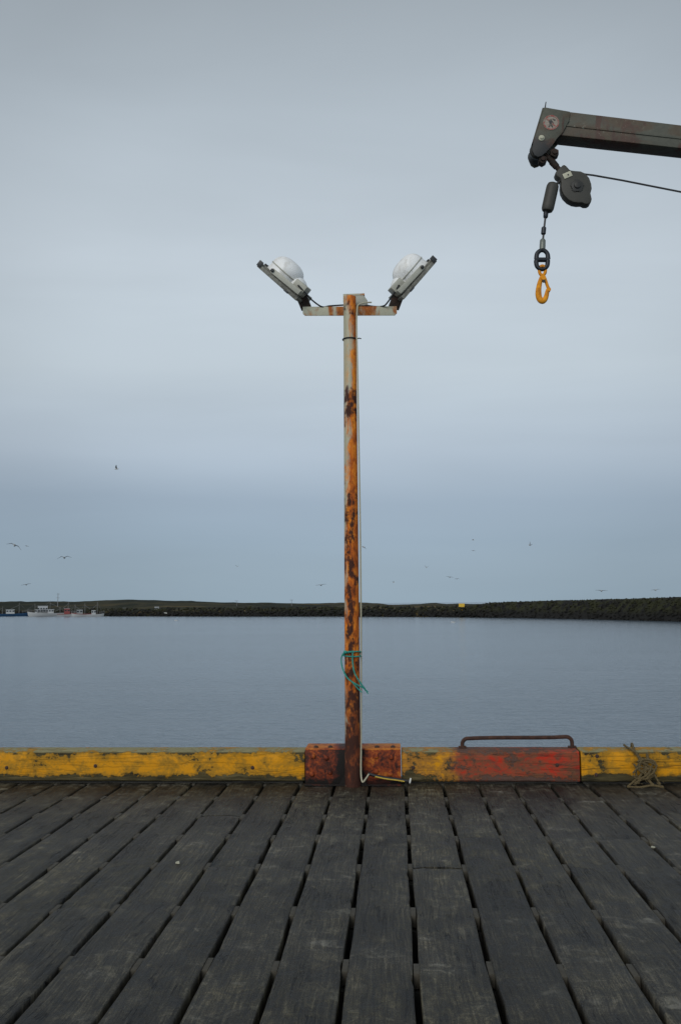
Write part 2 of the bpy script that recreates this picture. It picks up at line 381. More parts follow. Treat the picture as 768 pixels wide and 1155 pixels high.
M = dict(
    wood=mat_wood(), pole=mat_pole(), boom=mat_boom(), water=mat_water(), moor=mat_moor(), rock=mat_rock(),
    kl=mat_kerb('worn_yellow_timber_paint', 'left'), km=mat_kerb('worn_red_and_yellow_timber_paint', 'middle'), kr=mat_kerb('cracked_yellow_timber_paint', 'right'),
    rust=mat_plate(),
    armrust=mat_rust('rusty_cream_arm', [(.07, .022, .012), (.30, .085, .016), (.45, .19, .04)], 1.6, .003, (.40, .385, .29), .52),
    darkrust=mat_rust('dark_rusted_bar', [(.018, .011, .009), (.050, .024, .017), (.10, .045, .027)], 2.5),
    shackle=mat_rust('greasy_shackle', [(.008, .007, .006), (.022, .014, .010), (.05, .024, .015)], 2.5),
    bolt=mat_plain('rusted_bolt', (.045, .022, .015), .8, 0, .5, 60),
    box=mat_plain('weathered_grey_box', (.30, .30, .25), .55, 0, .2, 30),
    dome=mat_dome(),
    frame=mat_rust('weathered_lamp_frame', [(.06, .055, .045), (.17, .165, .14), (.26, .25, .21)], 2.0, .003),
    glass=mat_plain('lamp_glass', (.05, .055, .06), .12, 0, .1, 5, .0),
    clip=mat_plain('dark_steel_clip', (.04, .04, .04), .5, .4, .3, 40),
    ballast=mat_plain('pale_gear_housing', (.36, .35, .29), .5, 0, .25, 25),
    cable=mat_plain('black_cable', (.012, .013, .015), .5, 0, .3, 40),
    conduit=mat_plain('cream_conduit', (.36, .335, .24), .5, 0, .2, 9),
    strap=mat_plain('bare_metal_strap', (.40, .39, .34), .45, .3, .2, 20),
    teal=mat_plain('teal_rope_fibre', (.02, .25, .20), .75, 0, .45, 60, .4),
    yellow=mat_plain('yellow_rope_fibre', (.50, .36, .05), .75, 0, .4, 60, .4),
    white=mat_plain('white_tag_plastic', (.62, .62, .58), .6, 0, .12, 30),
    rope=mat_plain('hemp_rope_fibre', (.105, .076, .032), .9, 0, .5, 70, .6),
    beam=mat_plain('dark_wet_timber', (.035, .033, .028), .8, 0, .4, 8, .3),
    quay=mat_plain('dark_light_block', (.05, .05, .045), .85, 0, .4, 2, .4),
    spacer=mat_plain('packed_grit_between_boards', (.052, .046, .034), .9, 0, .5, 30, .4),
    reel=mat_plain('dark_grey_green_casting', (.033, .030, .022), .6, 0, .35, 30, .2),
    hub=mat_plain('greasy_hub', (.018, .017, .014), .45, .2, .4, 40),
    chain=mat_plain('black_oxide_steel', (.018, .020, .024), .42, .5, .4, 60),
    wire=mat_plain('hoist_wire_steel', (.035, .033, .032), .5, .4, .3, 90),
    ferrule=mat_plain('alloy_ferrule', (.15, .16, .14), .45, .5, .2, 50),
    hook=mat_rust('orange_hook_paint', [(.30, .10, .012), (.68, .26, .012), (.74, .31, .016)], 1.2, .001, None, .5, .15),
    plate=mat_plain('pale_label_plate', (.40, .38, .28), .6, 0, .3, 50),
    decalred=mat_worn('faded_red_print', (.24, .04, .03), (.20, .165, .13), .50),
    print=mat_worn('worn_black_print', (.02, .02, .02), (.22, .18, .14), .55),
    decalwhite=mat_plain('grimy_white_sticker', (.24, .20, .16), .6, 0, .6, 90),
    hullwhite=mat_plain('white_hull_paint', (.40, .41, .41), .4, 0, .08, 1),
    hullblue=mat_plain('blue_hull_paint', (.02, .065, .14), .4, 0, .15, 1),
    hullred=mat_plain('red_hull_paint', (.22, .045, .04), .4, 0, .15, 1),
    deckgrey=mat_plain('grey_boat_deck', (.24, .25, .25), .6, 0, .2, 1),
    window=mat_plain('dark_window_glass', (.02, .025, .03), .15, 0, .2, 2),
    mast=mat_plain('grey_mast', (.20, .20, .20), .5, .2, .1, 3),
    hutwhite=mat_plain('white_wall', (.62, .62, .59), .7, 0, .1, 2),
    hutgrey=mat_plain('grey_roof', (.21, .22, .22), .6, 0, .2, 1),
    hutyellow=mat_plain('yellow_panel_paint', (.62, .40, .025), .55, 0, .12, 2),
    palerock=mat_plain('pale_boulder', (.40, .40, .37), .9, 0, .3, 2),
)
def mat_gull():
    t = NT('gull_plumage'); c = t.attr('tone')
    n = t.noise(t.obj(), 18, 3, .5)
    return t.bsdf(t.mix(1.0, c, t.mix(n, (.85,) * 3, (1.0,) * 3), 'MULTIPLY'), .8)
M['gull'] = mat_gull()

# ------------------------------------------------------------------ deck
gap_px = [(20, 885), (61, 885), (98, 885), (138, 885), (178, 885), (217, 885), (257, 885), (298, 886), (338, 886), (377, 887), (417, 887), (457.5, 887),
          (499.5, 887), (539.4, 887), (579.6, 887), (621, 887), (664.7, 887), (706, 887), (748, 887)]
gaps = [ground(a, b).x for a, b in gap_px]
pit = (gaps[-1] - gaps[0]) / (len(gaps) - 1)
lo, hi = gaps[0], gaps[-1]
while lo > -9: lo -= pit; gaps.insert(0, lo + random.uniform(-.012, .012))
while hi < 9: hi += pit; gaps.append(hi + random.uniform(-.012, .012))
rows = [ground(400, y).y for y in (900, 920, 943.5, 977, 1026, 1088.5)]
rs = (rows[0] - rows[5]) / 5
while rows[-1] > -4: rows.append(rows[-1] - rs)
rows.insert(0, rows[0] + rs * .9)
GAP = .027; Y0, Y1 = -3.2, DK + .30
deck = MB(); tones = []
def plank(x0, x1, y0, y1, tone, dz):
    n = max(2, int((y1 - y0) / .07)); w = x1 - x0
    ph = random.uniform(0, 50); rr = random.Random(int(ph * 1e6))
    chips = [(rr.uniform(y0, y1), rr.choice((0, 1)), rr.uniform(.03, .09), rr.uniform(.003, .012)) for _ in range(int((y1 - y0) * 1.1))]
    vs = []; cup = rr.uniform(-.004, .003)
    for i in range(n + 1):
        y = y0 + (y1 - y0) * i / n
        ea = .0025 * math.sin(y * 5 + ph) + rr.uniform(-.0006, .0006); eb = .0025 * math.sin(y * 4 + ph * 2) + rr.uniform(-.0006, .0006)
        for (cy, sd, cl, cdp) in chips:
            k = max(0, 1 - abs(y - cy) / cl) * cdp
            if sd: eb -= k
            else: ea += k
        zl = -.010 if i in (0, n) else 0
        a = x0 + ea; b = x1 + eb
        rz = rr.uniform(-.001, .001)
        prof = [(a + .001, -.075), (a, -.006 + rz), (a + .005, -.001 + zl), (a + w * .25, cup * .3 + rz + zl * .5), (a + w * .5, cup + zl * .5),
                (b - w * .25, cup * .3 - rz + zl * .5), (b - .005, -.001 + zl), (b, -.006 - rz), (b - .001, -.075)]
        for (x, z) in prof: vs.append((x, y, z + dz))
    fs = []
    for i in range(n):
        for k in range(8): fs.append((i * 9 + k, i * 9 + k + 1, (i + 1) * 9 + k + 1, (i + 1) * 9 + k))
    fs.append(tuple(range(9))); fs.append(tuple(n * 9 + k for k in range(8, -1, -1)))
    deck.add(vs, fs); tones.extend([tone] * len(vs))
cand = [r for r in rows if r < DK - .3 and r > -2]
for i in range(len(gaps) - 1):
    x0 = gaps[i] + GAP / 2; x1 = gaps[i + 1] - GAP / 2
    cuts = sorted(random.sample(cand, random.choice((0, 1, 1, 2, 2))))
    # keep joints well apart
    cc = []
    for c in cuts:
        if not cc or c - cc[-1] > 1.6: cc.append(c)
    ys = [Y0] + cc + [Y1]
    for k in range(len(ys) - 1):
        tn = (random.random(), random.random(), random.uniform(.60, 1.32))
        plank(x0, x1, ys[k] + .003, ys[k + 1] - .003, tn, random.uniform(-.004, .003))
dk = obj('pier_deck', deck, M['wood'], smooth=50); kind(dk, 'structure')
ca = dk.data.color_attributes.new('tone', 'FLOAT_COLOR', 'POINT')
for i, tn in enumerate(tones): ca.data[i].color = (*tn, 1)
sp = MB()
for r in rows:
    for g in gaps:
        L = random.uniform(.10, .14)
        sp.box((g + random.uniform(-.002, .002), r + random.uniform(-.02, .02), -.036), (GAP * .99, L, .064 + random.uniform(-.005, .003)), None, .0015)
kind(obj('deck_spacers', sp, M['spacer']), 'structure')
bmb = MB()
for r in rows: bmb.box((0, r, -.24), (18.2, .16, .32))
kind(obj('deck_beams', bmb, M['beam']), 'structure')
q = MB(); q.box((0, Y1 + .06, -2.51), (18.6, .11, 5.0)); q.box((0, (Y0 + Y1) / 2, -1.2), (18.6, Y1 - Y0 - .5, .1))  # unseen fascia and dark slab, added to stop light leaking under the deck
kind(obj('light_block_fascia', q, M['quay']), 'structure')

# ------------------------------------------------------------------ kerb timbers
KH = at(250, 848, DK).z                      # top of the front face
KB = .022
def kerb(x0, x1, mat, label, bolts, seed):
    rr = random.Random(seed); t = thing('kerb_timber', label, 'kerb timber', ((x0 + x1) / 2, DK + .14, 0), 'timbers of the painted quay kerb')
    m = MB(); n = max(6, int((x1 - x0) / .06)); vs = []
    prof = [(0, KB + .012), (0, .10), (0, .19), (0, KH - .016), (.012, KH - .002), (.09, KH + .003), (.19, KH + .002), (.268, KH - .002), (.28, KH - .016), (.28, KB + .01), (.27, KB), (.012, KB)]
    for i in range(n + 1):
        x = x0 + (x1 - x0) * i / n; e = .006 if i in (0, n) else 0
        for k, (dy, z) in enumerate(prof):
            chip = rr.uniform(0, .008) if k in (3, 4, 0, 11) and rr.random() < .35 else 0
            yy = DK + dy + (e if dy < .05 else -e if dy > .2 else 0) + rr.uniform(-.0015, .0015) + (chip if dy < .05 else 0)
            vs.append((x, yy, z - (chip * .8 if k in (3, 4) else 0) + rr.uniform(-.001, .001)))
    P = len(prof); fs = []
    for i in range(n):
        for k in range(P): fs.append((i * P + k, i * P + (k + 1) % P, (i + 1) * P + (k + 1) % P, (i + 1) * P + k))
    fs.append(tuple(range(P))); fs.append(tuple(n * P + k for k in range(P - 1, -1, -1)))
    m.add(vs, fs); obj('timber', m, mat, t, smooth=35)
    for (px, py) in bolts:
        c = at(px, py, DK)
        b = MB(); b.lathe((c.x, DK + .002, c.z), [(.017, 0), (.017, .003), (.011, .0035), (.010, .010), (.006, .012)], (0, -1, 0), 10)
        obj('bolt', b, M['bolt'], t)
    c = MB(); c.box(((x0 + x1) / 2, DK + .15, KB / 2 - .001), (x1 - x0 - .04, .2, KB + .004)); obj('light_stop_bearer', c, M['beam'], t)  # bearer run full length to shut out light under the timber
    return t
kerb(-7.2, XK(344) - .004, M['kl'], 'long kerb timber in worn yellow paint left of the lamp post', [(108, 864), (285, 866), (8, 866)], 1)
kerb(XK(452.5) + .004, XK(653.5), M['km'], 'kerb timber painted half yellow and mostly faded red, under the grab rail', [(466, 866), (628, 863)], 2)
kerb(XK(655.5), 7.2, M['kr'], 'cracked yellow kerb timber at the right with old rope tied round it', [(673, 853), (672, 874)], 3)

# ------------------------------------------------------------------ floodlight post
PY = DK - .095
pb = at(398.0, 882, PY); pt = at(394.3, 335, PY)
post = thing('floodlight_post', 'rust streaked steel lamp post with two dome backed floodlights on a crossarm', 'lamp post', (pb.x, PY, 0))
m = MB(); N = 40
def polept(t_): return Vector((lerp(pb.x, pt.x, t_), PY, lerp(0, pt.z, t_)))
m.tube([polept(i / N) for i in range(N + 1)], [lerp(.069, .0575, i / N) for i in range(N + 1)], 28)
obj('pole', m, M['pole'], post)
# base bracket: steel box set between the timbers
x0, x1 = XK(344.5), XK(452)
m = MB()
m.box(((x0 + x1) / 2, DK - .014, KH / 2 + .016), (x1 - x0, .016, KH + .028), None, .003)
m.box(((x0 + x1) / 2, DK + .141, KH + .022), (x1 - x0, .29, .014), None, .003)
m.box((x0 + .007, DK + .14, KH / 2 + .004), (.012, .27, KH + .015)); m.box((x1 - .007, DK + .14, KH / 2 + .004), (.012, .27, KH + .015))
m.box(((x0 + x1) / 2, DK - .055, .0095), (x1 - x0, .085, .014), None, .003)
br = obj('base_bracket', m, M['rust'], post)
for (px, py) in [(353, 853), (368, 855), (352, 873), (372, 871), (424, 853), (441, 854), (440, 873), (424, 870)]:
    c = at(px, py, DK - .02); b = MB(); b.lathe((c.x, DK - .0225, c.z), [(.024, 0), (.024, .005), (.019, .013), (.008, .018)], (0, -1, 0), 12); obj('bolt', b, M['rust'], br)
for px in (356, 372, 425, 443):
    c = at(px, 845, DK); b = MB(); b.lathe((c.x, DK + .05, KH + .0285), [(.022, 0), (.02, .012), (.008, .019)], (0, 0, 1), 10); obj('bolt', b, M['bolt'], br)
# weld gussets between pole and bracket
for s in (-1, 1):
    m = MB(); m.prism([(pb.x + s * .062, PY + .01, .0175), (pb.x + s * .12, PY + .01, .0175), (pb.x + s * .062, PY + .01, .12)], (0, .01, 0))
    obj('gusset', m, M['rust'], post)
# crossarm (behind the pole top)
AY = PY + .08
a0 = at(341.5, 351, AY); a1 = at(447.5, 350.5, AY)
m = MB(); hgt = .088; rise = (a1 - a0)
mid = (a0 + a1) / 2
m.prism([a0 + Vector((0, 0, -hgt / 2 + .02)), a0 + Vector((.02, 0, -hgt / 2)), a1 + Vector((-.02, 0, -hgt / 2)), a1 + Vector((0, 0, -hgt / 2 + .02)), a1 + Vector((0, 0, hgt / 2)), a0 + Vector((0, 0, hgt / 2))], (0, .008, 0), .002)
m.prism([a0 + Vector((0, .009, hgt / 2 - .009)), a1 + Vector((0, .009, hgt / 2 - .009)), a1 + Vector((0, .009, hgt / 2)), a0 + Vector((0, .009, hgt / 2))], (0, .08, 0), .001)
obj('crossarm', m, M['armrust'], post)
# cap and junction box
j0 = at(387.5, 346, AY + .02); j1 = at(413.5, 332.5, AY + .02)
m = MB(); m.prism([(j0.x, AY + .02, a0.z + .046), (j1.x + .01, AY + .02, a0.z + .046), (j1.x + .005, AY + .02, j1.z - .05), (j1.x - .03, AY + .02, j1.z), (j0.x, AY + .02, j1.z - .005)], (0, .13, 0), .006)
jb = obj('junction_box', m, M['box'], post)
m = MB(); m.prism([at(387, 340, AY + .02), at(387, 331.6, AY + .02), at(411, 330.8, AY + .02), at(411, 332.8, AY + .02), at(389, 333.6, AY + .02), at(389, 340, AY + .02)], (0, .14, 0)); obj('lid', m, M['armrust'], jb)
# wire band round the pole
bc = polept((at(395, 383, PY).z) / pt.z)
m = MB(); m.tube([bc + Vector((math.cos(a) * .066, math.sin(a) * .066, 0)) for a in [2 * math.pi * k / 28 for k in range(28)]], .006, 6, closed=True)
m.tube([bc + Vector((.064, -.02, 0)), bc + Vector((.085, -.028, .002)), bc + Vector((.105, -.03, -.004))], .005, 6)
obj('wire_band', m, M['cable'], post)
# conduit down the right side
pts = [(404.0, 344, -.045), (402.8, 350, -.058), (402.2, 365, -.06), (402.8, 400, -.058), (403.8, 450, -.05), (405.0, 520, -.035), (406.3, 600, -.02), (407.2, 700, -.01), (407.4, 780, -.01), (407.2, 840, -.012), (407, 862, -.03), (407.3, 876, -.05), (409, 882, -.075), (412, 879, -.08), (416, 873, -.07)]
m = MB(); m.tube(smooth_path([at(a, b, PY + d) for a, b, d in [(419, 341, -.02), (411, 341.5, -.035)] + pts], 6), .0075, 8)
obj('conduit', m, M['conduit'], post)

def n0(u, w):
    n = u.cross(w).normalized(); return n if n.z > 0 else -n
def floodlight(bot, top, sgn):
    """bot/top: pixel ends of the frame seen edge on; the dome stands on its upper, inner side"""
    FYc = AY + .05
    b = at(*bot, FYc); t_ = at(*top, FYc); u = (t_ - b); L = u.length; u.normalize(); w = (c_ - CAM).normalized() if (c_ := (b + t_) / 2) else None; w = (w - u * w.dot(u)).normalized(); w = (w + n0(u, w) * .05).normalized(); n = u.cross(w) if sgn > 0 else w.cross(u)
    n.normalize()
    if n.z < 0: n = -n
    c0 = b + u * L / 2
    M3 = Matrix((u, w, n)).transposed(); W = .40
    P = lambda a, d, h: b + u * a + w * d + n * h
    m = MB()
    for s in (-1, 1):
        m.box(P(L / 2, s * (W / 2 - .015), .0), (L, .03, .036), M3, .004)
        m.box(P(L / 2 + s * (L / 2 - .016), 0, .001), (.03, W - .062, .034), M3, .004)
    m.box(P(L / 2, 0, .026), (L - .04, W - .05, .02), M3, .004)        # back pan
    fl = obj('floodlight', m, M['frame'], post)
    g = MB(); g.box(P(L / 2, 0, -.006), (L - .066, W - .064, .006), M3); obj('lamp_glass', g, M['glass'], fl)
    d = MB(); rad = .168
    prof = [(rad * 1.04, .0), (rad * 1.02, .02), (rad, .04)] + [(rad * math.cos(a) ** .8, .075 + .125 * math.sin(a) ** .9) for a in [R(k) for k in range(0, 88, 8)]] + [(.008, .2)]
    d.lathe(P(L * .60, 0, .036), prof, n, 32, 1.0, 1.0, u)
    d.lathe(P(L * .30, 0, .036), [(.092, 0), (.09, .05)] + [(.09 * math.cos(a), .06 + .075 * math.sin(a)) for a in [R(k) for k in range(0, 88, 11)]] + [(.005, .135)], n, 24, 1.15, 1.25, u)
    dm = obj('reflector_dome', d, M['dome'], fl)
    sm = MB(); sm.tube([P(L * .60, 0, .036 + .072) + (u * math.cos(a) + w * math.sin(a)) * rad * 1.005 for a in [2 * math.pi * k / 36 for k in range(36)]], .0055, 6, closed=True)
    obj('dome_seam', sm, M['ballast'], fl)
    k = MB()                                                            # stirrup bracket
    for s in (-1, 1): k.beam(P(L * .72, s * (W / 2 + .006), .048), P(.02, s * (W / 2 + .006), .06), .010, .046, n, .002)
    k.beam(P(.02, -W / 2 - .011, .06), P(.02, W / 2 + .011, .06), .012, .046, n, .002)
    obj('stirrup_bracket', k, M['ballast'], fl)
    for s in (-1, 1):
        k = MB(); k.lathe(P(L * .70, s * (W / 2 + .012), .05), [(.017, 0), (.017, .012), (.008, .018)], w * s, 10)
        obj('pivot_bolt', k, M['clip'], fl)
    k = MB(); k.box(P(.075, -.06, .105), (.13, .16, .075), M3, .008); bx = obj('gear_housing', k, M['ballast'], fl)
    for c_, sz in ((P(L - .012, -W / 2 - .004, .02), (.045, .012, .058)), (P(L - .012, W / 2 + .004, .02), (.045, .012, .058)), (P(L + .004, 0, .024), (.014, .10, .05)), (P(L * .25, -W / 2 - .003, -.012), (.05, .010, .02))):
        k = MB(); k.box(c_, sz, M3, .003); obj('frame_clip', k, M['clip'], fl)
    # foot that bolts the stirrup to the arm end
    end = a0 if sgn < 0 else a1
    k = MB(); f0 = P(.03, 0, .03); f1 = Vector((end.x - sgn * .03, AY + .05, end.z + hgt / 2 - .002))
    k.beam(f0, f1, .10, .055, Vector((0, 1, 0)), .004)
    k.box(f1 + Vector((0, 0, .006)), (.075, .09, .014), None, .003)
    obj('mounting_foot', k, M['shackle'], fl)
    return P
PL = floodlight((341.0, 341), (298.3, 303.5), -1)
PR = floodlight((449.0, 340), (485.3, 298), 1)
m = MB(); m.tube(smooth_path([PL(.09, -.15, .10), at(345, 331, AY - .09), at(352, 338.5, AY - .03), at(363, 346, AY + .0), at(372, 345, AY + .02), at(388, 344, AY + .03)], 7), .0075, 7)
obj('lamp_cable', m, M['cable'], post)
m = MB(); m.tube(smooth_path([PR(.08, -.15, .10), at(437, 341, AY - .05), at(431, 345.5, AY + .0), at(420, 345.5, AY + .02), at(408, 343, AY + .03)], 7), .0075, 7)
obj('lamp_cable', m, M['cable'], post)

# ------------------------------------------------------------------ teal rope on the pole
def rope(mb, pts, r, strands=3, pitch=.05, seg=6, n=8):
    path = smooth_path(pts, n); s = 0; prev = None
    lines = [[] for _ in range(strands)]
    for i, p in enumerate(path):
        t_ = (path[min(i + 1, len(path) - 1)] - path[max(i - 1, 0)]).normalized()
        if prev is None: nx = t_.cross(Vector((0, 0, 1)) if abs(t_.z) < .9 else Vector((0, 1, 0))).normalized()
        else: nx = (prev - t_ * prev.dot(t_)).normalized()
        prev = nx; ny = t_.cross(nx)
        if i: s += (p - path[i - 1]).length
        for k in range(strands):
            a = 2 * math.pi * (k / strands + s / pitch); lines[k].append(p + (nx * math.cos(a) + ny * math.sin(a)) * r * .5)
    for l in lines: mb.tube(l, r * .58, seg)
rp = polept(at(397, 737, PY).z / pt.z)
m = MB()
for dz, tilt in ((0, .02), (-.018, -.006)):
    m2 = [rp + Vector((math.cos(a) * .079, math.sin(a) * .079, dz + tilt * math.cos(a + 1))) for a in [2 * math.pi * k / 20 + .2 for k in range(21)]]
    rope(m, m2, .0075, 3, .03, 5, 2)
A_ = lambda x, y, d=-.085: at(x, y, PY + d)
rope(m, [A_(400, 735), A_(389, 736), A_(385, 742, -.07), A_(386, 753, -.07), A_(392, 765), A_(402, 772), A_(412, 777, -.06)], .0075, 3, .03, 5, 5)
rope(m, [A_(398, 734), A_(397.5, 744), A_(399.5, 758), A_(405, 768), A_(413.5, 780, -.06)], .0075, 3, .03, 5, 5)
rope(m, [A_(396, 768), A_(402, 775), A_(408, 781)], .006, 3, .03, 5, 4)
m.ico(A_(389.5, 735.5), .016, 2, (1.2, 1, .9))
for k in range(6):
    e = A_(413, 778.5, -.06); m.tube([e, e + Vector((random.uniform(0, .02), random.uniform(-.01, .01), -random.uniform(.01, .035)))], .0025, 4)
tag(obj('rope', m, M['teal'], origin=rp), 'thin teal rope knotted round the rusty lamp post with loose ends hanging', 'rope')

# black cable with yellow stripe lying at the foot of the kerb
G = lambda x, y, Y=-.085: at(x, y, DK + Y)
cz = [G(415, 872.5, -.10), G(423, 875, -.10), G(435, 877.5, -.09), G(447, 879, -.08), G(456, 880.5, -.075), G(463, 881.5, -.07)]
ct = thing('electric_cable', 'short black cable end with yellow wrapping lying at the foot of the lamp post bracket', 'cable', cz[3])
m = MB(); m.tube(smooth_path(cz, 6), .014, 8); obj('sheath', m, M['cable'], ct)
m = MB(); m.tube([p + Vector((0, -.017, -.004)) for p in smooth_path(cz[1:5], 6)], .0055, 6); obj('yellow_stripe', m, M['yellow'], ct)
m = MB(); e = G(462.5, 880.5, -.095); m.box(e, (.014, .010, .045), Matrix.Rotation(.2, 3, 'Y'), .003); obj('end_tag', m, M['white'], ct)

# grab rail on the middle timber
GY = DK + .2
def g(px, py): return at(px, py, GY)
zt_k = KH + .002
l = g(521, 833); r_ = g(644.5, 831)
gr = thing('grab_rail', 'low dark rusty bar bent into a grab rail on top of the red timber', 'grab rail', ((l.x + r_.x) / 2, GY, KH))
m = MB(); rad = .05; pts = [Vector((l.x, GY, zt_k - .01)), Vector((l.x, GY, l.z - rad))]
for k in range(1, 7): a = k / 6 * math.pi / 2; pts.append(Vector((l.x + rad * (1 - math.cos(a)), GY, l.z - rad + rad * math.sin(a))))
pts += [Vector((lerp(l.x, r_.x, k / 6), GY, lerp(l.z, r_.z, k / 6) + .003 * math.sin(k))) for k in range(1, 6)]
for k in range(0, 7): a = k / 6 * math.pi / 2; pts.append(Vector((r_.x - rad + rad * math.sin(a), GY, r_.z - rad + rad * math.cos(a))))
pts.append(Vector((r_.x, GY, zt_k - .01)))
m.tube(pts, .0175, 10); obj('bar', m, M['darkrust'], gr)
for x in (l.x, r_.x):
    m = MB(); m.box((x, GY, zt_k + .008), (.07, .06, .012), None, .002); m.lathe((x + .024, GY - .015, zt_k + .014), [(.008, 0), (.006, .007)], (0, 0, 1), 8); obj('foot_plate', m, M['darkrust'], gr)

# old rope round the right timber
m = MB(); RY = DK - .022
Q = lambda x, y, d=0: at(x, y, RY + d)
top_b = lambda px, dy: Vector((at(px, 848, DK).x, DK + dy, KH + .018))
rope(m, [Vector((XK(722), DK + .30, .1)), top_b(721, .27), top_b(718, .12), Q(715, 846.5), Q(722, 858, -.01), Q(728, 866, -.03), Q(736, 872, -.02), Q(744, 885, -.05)], .011, 3, .05, 6, 5)
rope(m, [top_b(712, .26), top_b(711, .1), Q(713, 846), Q(720, 853, -.01), Q(727, 861, -.02), Q(728, 868, -.03), Q(720, 876, -.02), Q(708, 887, -.06)], .0105, 3, .05, 6, 5)
rope(m, [Q(719, 884, -.04), Q(722, 874, -.035), Q(730, 867, -.045), Q(737, 869, -.04), Q(733, 877, -.035), Q(723, 879, -.035), Q(716, 884, -.05)], .012, 3, .055, 6, 6)
rope(m, [Q(729, 849, .0), Q(730, 858, -.02), Q(727, 870, -.05), Q(731, 880, -.04), Q(737, 886, -.06)], .012, 3, .055, 6, 6)
rr_r = random.Random(3)
for k in range(5):
    cx, cy = rr_r.uniform(720, 734), rr_r.uniform(860, 878); a0_ = rr_r.uniform(0, 6)
    rope(m, [Q(cx + rr_r.uniform(6, 13) * math.cos(a0_ + j * 1.15), min(887, cy + rr_r.uniform(4, 10) * math.sin(a0_ + j * 1.15)), -.03 - rr_r.uniform(0, .03)) for j in range(6)], .0095, 3, .05, 5, 5)
for k in range(14):
    e = Q(rr_r.uniform(706, 748), rr_r.uniform(876, 886), -.05); m.tube([e, e + Vector((rr_r.uniform(-.03, .03), rr_r.uniform(-.02, .01), rr_r.uniform(-.03, .03)))], .0025, 4)
rope(m, [Q(707, 887.5, -.07), Q(722, 888, -.09), Q(735, 886, -.07), Q(748, 888, -.09)], .011, 3, .055, 6, 6)
tag(obj('rope', m, M['rope'], origin=Q(728, 867)), 'frayed brown rope knotted round the yellow kerb timber at the right', 'rope')

# grey rag of cord standing at the timber joint, two pale scraps on the deck
for (px, py, lab) in [(201, 974.5, 'small pale scrap lying on the deck boards at the left'), (737, 957, 'small pale scrap lying on the deck boards near the right edge')]:
    c = ground(px, py); m = MB(); rr = random.Random(px); out = []
    for k in range(9):
        a = 2 * math.pi * k / 9; rad = .012 * rr.uniform(.5, 1.2); out.append(c + Vector((math.cos(a) * rad * 1.4, math.sin(a) * rad * 1.6, .004 + rr.uniform(0, .005))))
    m.prism(out, (0, 0, .005)); tag(obj('scrap', m, M['plate'], origin=c), lab, 'scrap', 'pale scraps on the deck')

# ------------------------------------------------------------------ crane with boom
BY = 5.6; BW = .13
B = lambda x, y, d=0.0: at(x, y, BY + d)
T0, T1 = B(613, 123), B(756, 140); U0, U1 = B(624, 150.5), B(756, 165)
ext = lambda a, b, x: a + (b - a) * ((x - a.x) / (b.x - a.x))
XC = 3.95
crane = thing('crane', 'quay crane with worn olive boom reaching in from the right', 'crane', (XC, BY + BW / 2, 0))
TR, UR = ext(T0, T1, XC), ext(U0, U1, XC)
m = MB(); m.prism([T0 + Vector((.02, 0, 0)), TR, UR, U0 + Vector((-.04, 0, 0))], (0, BW, 0), .006)
# mid crease strip and lower flange lips
c0, c1 = B(636, 141.5), B(756, 155); CR = ext(c0, c1, XC - .1)
m.beam(c0 + Vector((0, -.002, 0)), CR + Vector((0, -.002, 0)), .008, .010)
boom = obj('boom', m, M['boom'], crane)
outline = [(613.5, 122), (606, 146), (600.8, 161), (599.6, 170), (602, 175.5), (606, 178), (610.5, 176.5), (614.5, 173), (619, 168.5), (623.5, 163), (627, 157.5), (634, 150), (641, 137), (642, 127)]
for nm, d in (('cheek_plate', -.012), ('cheek_plate', BW + .001)):
    m = MB(); m.prism([at(x, y, BY) + Vector((0, d, 0)) for x, y in outline], (0, .011, 0), .002); obj(nm, m, M['boom'], boom)
m = MB(); e0 = B(612.5, 121.5); e1 = B(601, 160)
m.prism([e0 + Vector((.022, 0, 0)), e0 + Vector((-.006, 0, 0)), e1 + Vector((-.006, 0, 0)), e1 + Vector((.03, 0, 0))], (0, BW, 0)); m.box(((e0 + e1) / 2 + Vector((.012, BW / 2, -.03))), (.01, BW, .1))
obj('end_plate', m, M['boom'], boom)
s0 = B(614, 124, .03); s1 = B(615.4, 115, .03); m = MB(); m.tube([s0, s1], [.005, .003], 6); obj('spike', m, M['clip'], boom)
c = B(610, 157); m = MB(); m.lathe(c + Vector((0, -.012, 0)), [(.020, 0), (.019, .006), (.012, .009), (.011, .016), (.006, .018)], (0, -1, 0), 16); obj('pivot_bolt', m, M['plate'], boom)
# dark sheave and pin between the cheeks
c = B(607, 168.5); m = MB(); m.lathe(c + Vector((0, .012, 0)), [(.05, 0), (.055, .012), (.044, .045), (.044, .06), (.055, .09), (.05, .104)], (0, 1, 0), 24); obj('tip_sheave', m, M['hub'], boom)
